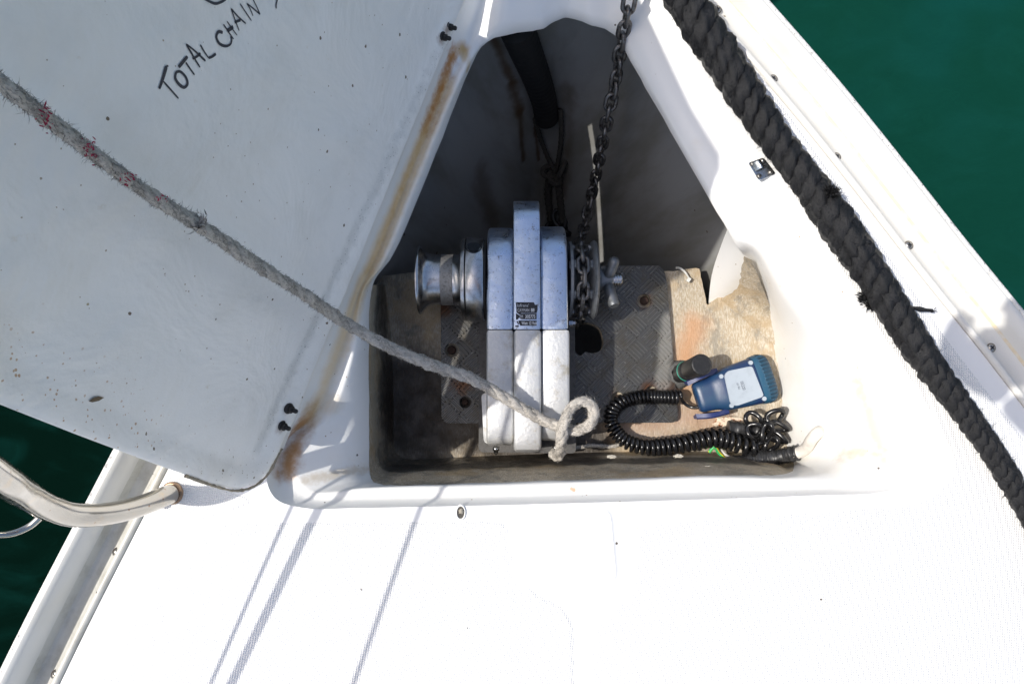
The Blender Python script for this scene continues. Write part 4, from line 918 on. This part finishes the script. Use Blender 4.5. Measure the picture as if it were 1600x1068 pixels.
# ------------------------------------------------------------------ taped cable and joints
M_TAPE = Mat('black_tape', (.022, .022, .023), .42)
M_TAPE.layer((.06, .06, .062), M_TAPE.ramp(M_TAPE.noise(60, 5), .5, .7)); M_TAPE = M_TAPE.end()
M_WPVC = simple('white_cable', (.70, .66, .60), .4, 0, .2, 40)
tc = thing('taped_cable', 'white cable wrapped in black tape at the aft edge of the locker shelf', 'cable', at(1200, 715, -.25))
bm = NB(); P = resample(spl([at(1146, 722, -.245), at(1165, 721, -.243), at(1190, 718, -.235), at(1215, 714, -.222), at(1247, 707, -.195)], 8), .0012); n = len(P)
RD = [(.0115 + .007 * math.exp(-((i / n - .35) / .2) ** 2) + .0012 * noise.noise(V((i * .15, 0, 0))) + (.0014 if i % 9 < 3 else 0) + .002 * (i / n)) for i in range(n)]
tube(bm, P, RD, 20, fn=lambda i, a: 1 + .12 * noise.noise(V((i * .12 + a, a, 2)))); obj('tape', bm, M_TAPE, tc, True, auto=.9)
bm = NB(); P = resample(spl([at(1240, 709, -.198), at(1250, 706, -.19), at(1261, 698, -.172), at(1268, 686, -.152), at(1276, 677, -.14), at(1284, 672, -.16)], 8), .002); tube(bm, P, .0105, 16); obj('sheath', bm, M_WPVC, tc)
bm = NB(); P = resample(spl([at(1150, 720, -.245), at(1135, 712, -.25), at(1124, 700, -.252), at(1118, 690, -.25)], 8), .002); tube(bm, P, .0042, 10); obj('white_core', bm, M_WPVC, tc)
M_YEL = simple('yellow_insulation', (.75, .62, .03), .35, 0, .05); M_GRN = simple('green_insulation', (.05, .42, .12), .35, 0, .05)
bm = NB(); E1 = resample(spl([at(1152, 725, -.245), at(1136, 718, -.245), at(1124, 708, -.243), at(1116, 698, -.235), at(1108, 706, -.24)], 8), .0015)
rg = tube(bm, E1, .0034, 12)
for f in bm.faces:
    if len(f.verts) == 4 and (f.calc_center_median() - E1[min(range(len(E1)), key=lambda i: (E1[i] - f.calc_center_median()).length)]).dot(V((-.5, -.8, .35))) > .0012: f.material_index = 1
obj('earth_wire', bm, [M_YEL, M_GRN], tc)
t2 = thing('taped_joint', 'short black taped cable joint half hidden under the tangled cord', 'cable joint', at(1155, 670, -.26))
bm = NB(); P = resample([at(1136, 669, -.255), at(1190, 674, -.25)], .0015); n = len(P); tube(bm, P, [.0145 + .001 * noise.noise(V((i * .2, 0, 0))) + (.0012 if i % 12 < 4 else 0) - (.006 if i < 1 else 0) for i in range(n)], 20); obj('tape', bm, M_TAPE, t2, True, auto=.9)
M_FLAKE = Mat('rust_stained_filler', (.72, .62, .48), .8); M_FLAKE.layer((.38, .12, .04), M_FLAKE.ramp(M_FLAKE.noise(90, 5, .7), .5, .62)); M_FLAKE = M_FLAKE.bump(M_FLAKE.noise(120, 5), .003, ).end() if False else M_FLAKE.end()
bm = NB(); c = at(1142, 660, -.279); L = [c + V((cos(t) * .03, sin(t) * .014, 0)) * (1 + .5 * noise.noise(V((cos(t) * 2.5, sin(t) * 2.5, 4)))) for t in [2 * pi * k / 40 for k in range(40)]]
L1 = [p + V((0, 0, -.008)) for p in L]; L2 = [c + (p - c) * .8 + V((0, 0, .005 + .003 * noise.noise(p * 100))) for p in L]; VV = loft(bm, [L1, L, L2]); bm.faces.new(VV[-1]); bmesh.ops.recalc_face_normals(bm, faces=bm.faces)
obj('flaking_filler', bm, M_FLAKE, locker, False)

# ------------------------------------------------------------------ dark hose, rope strop and shackles hanging in the well
M_HOSE = simple('black_hose', (.006, .006, .006), .8, 0, .3, 60)
hose = thing('black_hose', 'black hose hanging down the front of the dark locker well', 'hose', at(820, 60, -.12))
bm = NB(); P = resample(spl([wl(806, 40, .03), wl(822, 80, .03), wl(838, 120, .03), wl(850, 158, .03), wl(854, 186, .035)], 8), .004); tube(bm, P, [.034 - .006 * i / len(P) for i in range(len(P))], 22, fn=lambda i, a: 1 + .012 * sin(i * 1.6)); obj('tube', bm, M_HOSE, hose)
bm = NB(); tuft(bm, P[-1] + V((.015, .03, .02)), 60, .03, .002, dirb=V((1, -.2, 0))); obj('frayed_end', bm, M_HOSE, hose, False)
M_OLD = simple('old_rope', (.055, .05, .042), .9, 0, .5, 200, .001)
strop = thing('rope_strop', 'dark old rope strop with shackles hanging below the hose in the locker well', 'rope strop', wl(865, 270))
bm = NB()
for l in (((836, 186), (845, 218), (857, 248), (868, 270)), ((876, 172), (877, 212), (873, 246), (868, 270))): P = resample(spl([wl(*p) for p in l], 8), .003); tube(bm, P, .006, 9, fn=lambda i, a: 1 + .1 * sin(i * 1.3 + a))
for l in (((860, 270), (856, 300), (860, 340), (863, 372)), ((870, 270), (874, 300), (877, 330), (880, 356))): P = resample(spl([wl(*p) for p in l], 8), .003); tube(bm, P, .0095, 9, fn=lambda i, a: 1 + .1 * sin(i * 1.3 + a))
obj('rope', bm, M_OLD, strop)
bm = NB()
for k, (x, y, r) in enumerate(((860, 268, .020), (879, 264, .018), (867, 278, .018))):
    c = wl(x, y, .028); Mx = Matrix.Rotation(k * 1.1, 3, 'Z') @ Matrix.Rotation(.6 + k, 3, 'X'); tube(bm, [c + Mx @ V((cos(t) * r, sin(t) * r * .7, 0)) for t in [2 * pi * q / 20 for q in range(20)]], .007, 9, closed=True)
obj('knot', bm, M_OLD, strop)
M_DG = simple('dark_galvanised', (.06, .06, .06), .5, .8, .4, 120)
for k, (x, y) in enumerate(((874, 342), (866, 358), (883, 360))):
    bm = NB(); c = wl(x, y, .035); Mx = Matrix.Rotation(.4 + k * .9, 3, 'Z') @ Matrix.Rotation(.5 * k, 3, 'X'); tube(bm, [c + Mx @ V((cos(t) * .015, sin(t) * .025, 0)) for t in [2 * pi * q / 20 for q in range(20)]], .0055, 9, closed=True); obj('shackle', bm, M_DG, strop)

# ------------------------------------------------------------------ pulpit tube and guard wires
m = Mat('stained_stainless', (.46, .44, .40), .16, 1.0); m.layer((.55, .45, .32), m.math('MULTIPLY', m.ramp(m.noise(40, 6, .75, st=(1, .6, 1)), .5, .7), .55)); m.specks(150, .3, .15, (.25, .12, .06), .7); M_TUBE = m.rough(m.ramp(m.noise(50, 4), .3, .7, .10, .24)).end()
pul = thing('pulpit_rail', 'stained stainless steel pulpit tube bolted to the left deck edge beneath the lid', 'pulpit rail', at(268, 770))
pp_ = [(269, 770, .001), (252, 777, .028), (225, 788, .065), (190, 798, .108), (150, 804, .155), (110, 803, .20), (75, 792, .25), (40, 772, .32), (0, 746, .41), (-70, 700, .50), (-220, 610, .58)]
P = [at(*p) for p in pp_]; e = P[-1]; P += [V((-1.0, e.y + .12, .64)), V((-1.02, e.y + .3, .66)), V((-.85, e.y + .7, .66)), V((-.4, 1.25, .66)), V((.1, 1.5, .66))]
P = resample(spl(P, 10), .008); bm = NB(); tube(bm, P, .0155, 28); obj('tube', bm, M_TUBE, pul)
bm = NB(); d = (P[3] - P[0]).normalized(); lathe(bm, [(-.003, .0175), (.001, .0182), (.0035, .0172), (.004, .0158), (.004, .0155)], P[0], d, 30, caps=False); obj('collar', bm, simple('rusty_collar', (.42, .28, .18), .4, .7, .6, 120), pul)
bm = NB(); Pb = resample(spl([at(68, 802, .25), at(45, 822, .25), at(15, 833, .26), at(-25, 832, .28), at(-90, 815, .33)], 8), .004); tube(bm, Pb, .0045, 12); obj('brace', bm, M_TUBE, pul)
for px, py in ((256, 784), (241, 791)):
    c = at(px, py, .018); bm = NB(); lathe(bm, [(0, .0072), (.002, .007), (.0045, .0045), (.0052, .0004)], c, (.25, -.5, .8), 18); obj('screw', bm, M_SCREW, pul)
M_WIRE = simple('guard_wire_steel', (.5, .5, .5), .4, 1, .1)
def wire(p, q, r, h, lab):
    a, b = at(*p), at(*q); d = (a - b).normalized(); k = h / S.z; a += S * k; b += S * k; b2 = b - d * 1.2; a2 = a + d * .35
    bm = NB(); L = [b2.lerp(a2, i / 40) for i in range(41)]; tube(bm, L, r, 12)
    o = obj('guard_wire', bm, M_WIRE); tag(o, lab, 'guard wire')
wire((456, 790), (330, 1068), .0032, .42, 'thin lower guard wire, its shadow the leftmost on the deck')
wire((500, 790), (362, 1068), .0064, .46, 'thick lower guard rail, its shadow the middle one on the deck')
wire((658, 790), (553, 1068), .0040, .62, 'upper guard wire, its shadow the rightmost on the deck')

# ------------------------------------------------------------------ the photographer's camera and the person holding it (only their shadow shows)
ca = thing('photo_camera', 'black camera held out over the locker by the photographer', 'camera', (0, 0, CH + .07))
Rt = Matrix.Rotation(PIT, 3, 'X'); axu = Rt @ V((0, 0, 1)); o = V((0, 0, CH)) + axu * .012
M_CAMB = simple('camera_black', (.02, .02, .022), .5, 0, .2, 200)
bm = NB(); lathe(bm, [(0, .036), (0, .041), (.02, .042), (.021, .039), (.07, .038), (.071, .034)], o, axu, 40, caps=False); obj('lens', bm, M_CAMB, ca, True, auto=.6)
bm = NB(); box(bm, o + axu * .095, .068, .048, .026, Rt, .008); box(bm, o + axu * .09 + Rt @ V((0, .058, 0)), .026, .014, .024, Rt, .006); box(bm, o + axu * .085 + Rt @ V((.055, 0, 0)), .016, .042, .032, Rt, .008); obj('body', bm, M_CAMB, ca, True, auto=.6)
def skinned(name, J, Ed, mat, parent, sub=2, root=0):
    me = bpy.data.meshes.new(name); off = org(parent); me.from_pydata([tuple(V(p[:3]) - off) for p in J], Ed, []); me.update()
    ob = bpy.data.objects.new(name, me); C.objects.link(ob); ob.parent = parent; me.skin_vertices.new() if False else None
    m1 = ob.modifiers.new('skin', 'SKIN'); m2 = ob.modifiers.new('sub', 'SUBSURF'); m2.levels = sub; m2.render_levels = sub; m1.use_smooth_shade = True
    if not me.skin_vertices: bpy.context.view_layer.update()
    if me.skin_vertices:
        for i, p in enumerate(J): me.skin_vertices[0].data[i].radius = (p[3], p[4] if len(p) > 4 else p[3]); me.skin_vertices[0].data[i].use_root = (i == root)
    me.materials.append(mat); return ob
M_SKIN = Mat('skin', (.55, .33, .24), .5).end(); M_JEAN = simple('blue_jeans', (.03, .05, .10), .8, 0, .3, 300); M_SHIRT = simple('grey_tshirt', (.16, .17, .19), .85, 0, .2, 200); M_HAIR = simple('brown_hair', (.04, .025, .015), .7, 0, .5, 400, .002)
per = thing('person', 'person in grey t-shirt and jeans leaning in and holding a camera over the locker', 'person', (.66, -.80, 0))
J = [(.64, -.82, .96, .135, .10), (.62, -.80, 1.10, .125, .095), (.585, -.76, 1.25, .15, .10), (.55, -.70, 1.38, .13, .09), (.51, -.64, 1.47, .05), (.49, -.60, 1.53, .055), (.475, -.565, 1.60, .085, .095), (.47, -.55, 1.67, .07, .08),
     (.39, -.74, 1.37, .055), (.25, -.54, 1.24, .044), (.11, -.22, 1.205, .034), (-.03, -.075, 1.185, .025), (.70, -.62, 1.38, .055), (.44, -.34, 1.24, .044), (.21, -.12, 1.21, .034), (.10, -.03, 1.20, .025),
     (.54, -.84, .92, .09), (.53, -.80, .50, .065), (.53, -.86, .09, .042), (.53, -.76, .035, .038, .03), (.75, -.78, .92, .09), (.77, -.74, .50, .065), (.78, -.80, .09, .042), (.78, -.70, .035, .038, .03)]
Ed = [(0, 1), (1, 2), (2, 3), (3, 4), (4, 5), (5, 6), (6, 7), (3, 8), (8, 9), (9, 10), (10, 11), (3, 12), (12, 13), (13, 14), (14, 15), (0, 16), (16, 17), (17, 18), (18, 19), (0, 20), (20, 21), (21, 22), (22, 23)]
skinned('body', J, Ed, M_SKIN, per)
def hand(w, fx, sgn):
    J = [(*w, .022, .016), (*(V(w) + fx[0] * .045), .030, .014), (*(V(w) + fx[0] * .08), .034, .012)]; Ed = [(0, 1), (1, 2)]; b0 = V(w) + fx[0] * .08
    for k in range(4):
        p = b0 + fx[1] * (.026 - .0175 * k) ; l = (.036, .041, .038, .030)[k]; n0 = len(J); q = p
        J.append((*q, .0085)); Ed.append((2, n0))
        for st_i, cu_ in enumerate((.35, .95, 1.5)):
            q = q + (fx[0] * cos(cu_) + fx[2] * sin(cu_)) * l * (1, .75, .6)[st_i]; J.append((*q, .0083 - .0008 * st_i)); Ed.append((n0 + st_i, n0 + st_i + 1))
    n0 = len(J); q = V(w) + fx[0] * .03 + fx[1] * .03; J.append((*q, .011)); Ed.append((1, n0)); q = q + (fx[0] * .5 + fx[1] * .6 + fx[2] * .5).normalized() * .035; J.append((*q, .010)); Ed.append((n0, n0 + 1)); q = q + (fx[0] * .8 + fx[2] * .6).normalized() * .028; J.append((*q, .008)); Ed.append((n0 + 1, n0 + 2))
    skinned('hand', J, Ed, M_SKIN, per, 2)
hand((.10, -.03, 1.20), (V((-.35, .85, -.25)).normalized(), V((0, .25, .95)).normalized(), V((-.9, -.3, -.1)).normalized()), 1)
hand((-.03, -.075, 1.185), (V((-.75, .65, 0)).normalized(), V((0, .1, 1)).normalized(), V((.65, .75, 0)).normalized()), -1)
Jt = [(.64, -.82, .94, .145, .11), (.62, -.80, 1.10, .137, .105), (.585, -.76, 1.25, .162, .112), (.55, -.70, 1.385, .138, .098), (.39, -.74, 1.375, .068), (.30, -.60, 1.28, .062), (.70, -.62, 1.385, .068), (.55, -.46, 1.30, .062)]
skinned('t_shirt', Jt, [(0, 1), (1, 2), (2, 3), (3, 4), (4, 5), (3, 6), (6, 7)], M_SHIRT, per)
Jj = [(.64, -.82, .97, .142, .108), (.54, -.84, .90, .10), (.53, -.80, .50, .076), (.53, -.86, .12, .058), (.75, -.78, .90, .10), (.77, -.74, .50, .076), (.78, -.80, .12, .058)]
skinned('jeans', Jj, [(0, 1), (1, 2), (2, 3), (0, 4), (4, 5), (5, 6)], M_JEAN, per)
bm = NB(); hc = V((.472, -.572, 1.655)); g = bmesh.ops.create_icosphere(bm, subdivisions=4, radius=1)
for v in g['verts']: v.co = hc + V((v.co.x * .088, v.co.y * .098, v.co.z * .082)) * (1 + .05 * noise.noise(v.co * 7))
obj('hair', bm, M_HAIR, per)
fd = V((-.45, .55, -.7)).normalized(); sd = fd.cross(V((0, 0, 1))).normalized(); upf = sd.cross(fd)
hc2 = V((.472, -.562, 1.60)); bm = NB()
P = [hc2 + fd * .085 + upf * .02, hc2 + fd * .10, hc2 + fd * .112 - upf * .018]; tube(bm, P, [.007, .010, .013], 10); obj('nose', bm, M_SKIN, per)
for q in (-1, 1):
    bm = NB(); g = bmesh.ops.create_icosphere(bm, subdivisions=2, radius=.012)
    for v in g['verts']: v.co += hc2 + fd * .082 + sd * .03 * q + upf * .018
    obj('eye', bm, simple('eye', (.5, .5, .5), .2, 0, 0), per)
    bm = NB(); g = bmesh.ops.create_icosphere(bm, subdivisions=2, radius=1)
    for v in g['verts']: v.co = hc2 + sd * .088 * q + V((v.co.x * .012, v.co.y * .018, v.co.z * .03))
    obj('ear', bm, M_SKIN, per)
bm = NB(); tube(bm, [hc2 + fd * .09 - upf * .045 + sd * x for x in (-.024, -.01, .01, .024)], [.003, .006, .006, .003], 8); obj('mouth', bm, simple('lips', (.4, .14, .12), .5, 0, 0), per)
for q, (x, y) in enumerate(((.53, -.80), (.78, -.74))):
    bm = NB(); box(bm, V((x, y, .032)), .05, .13, .03, None, .02); obj('shoe', bm, simple('white_shoe', (.6, .6, .58), .6, 0, .2), per)
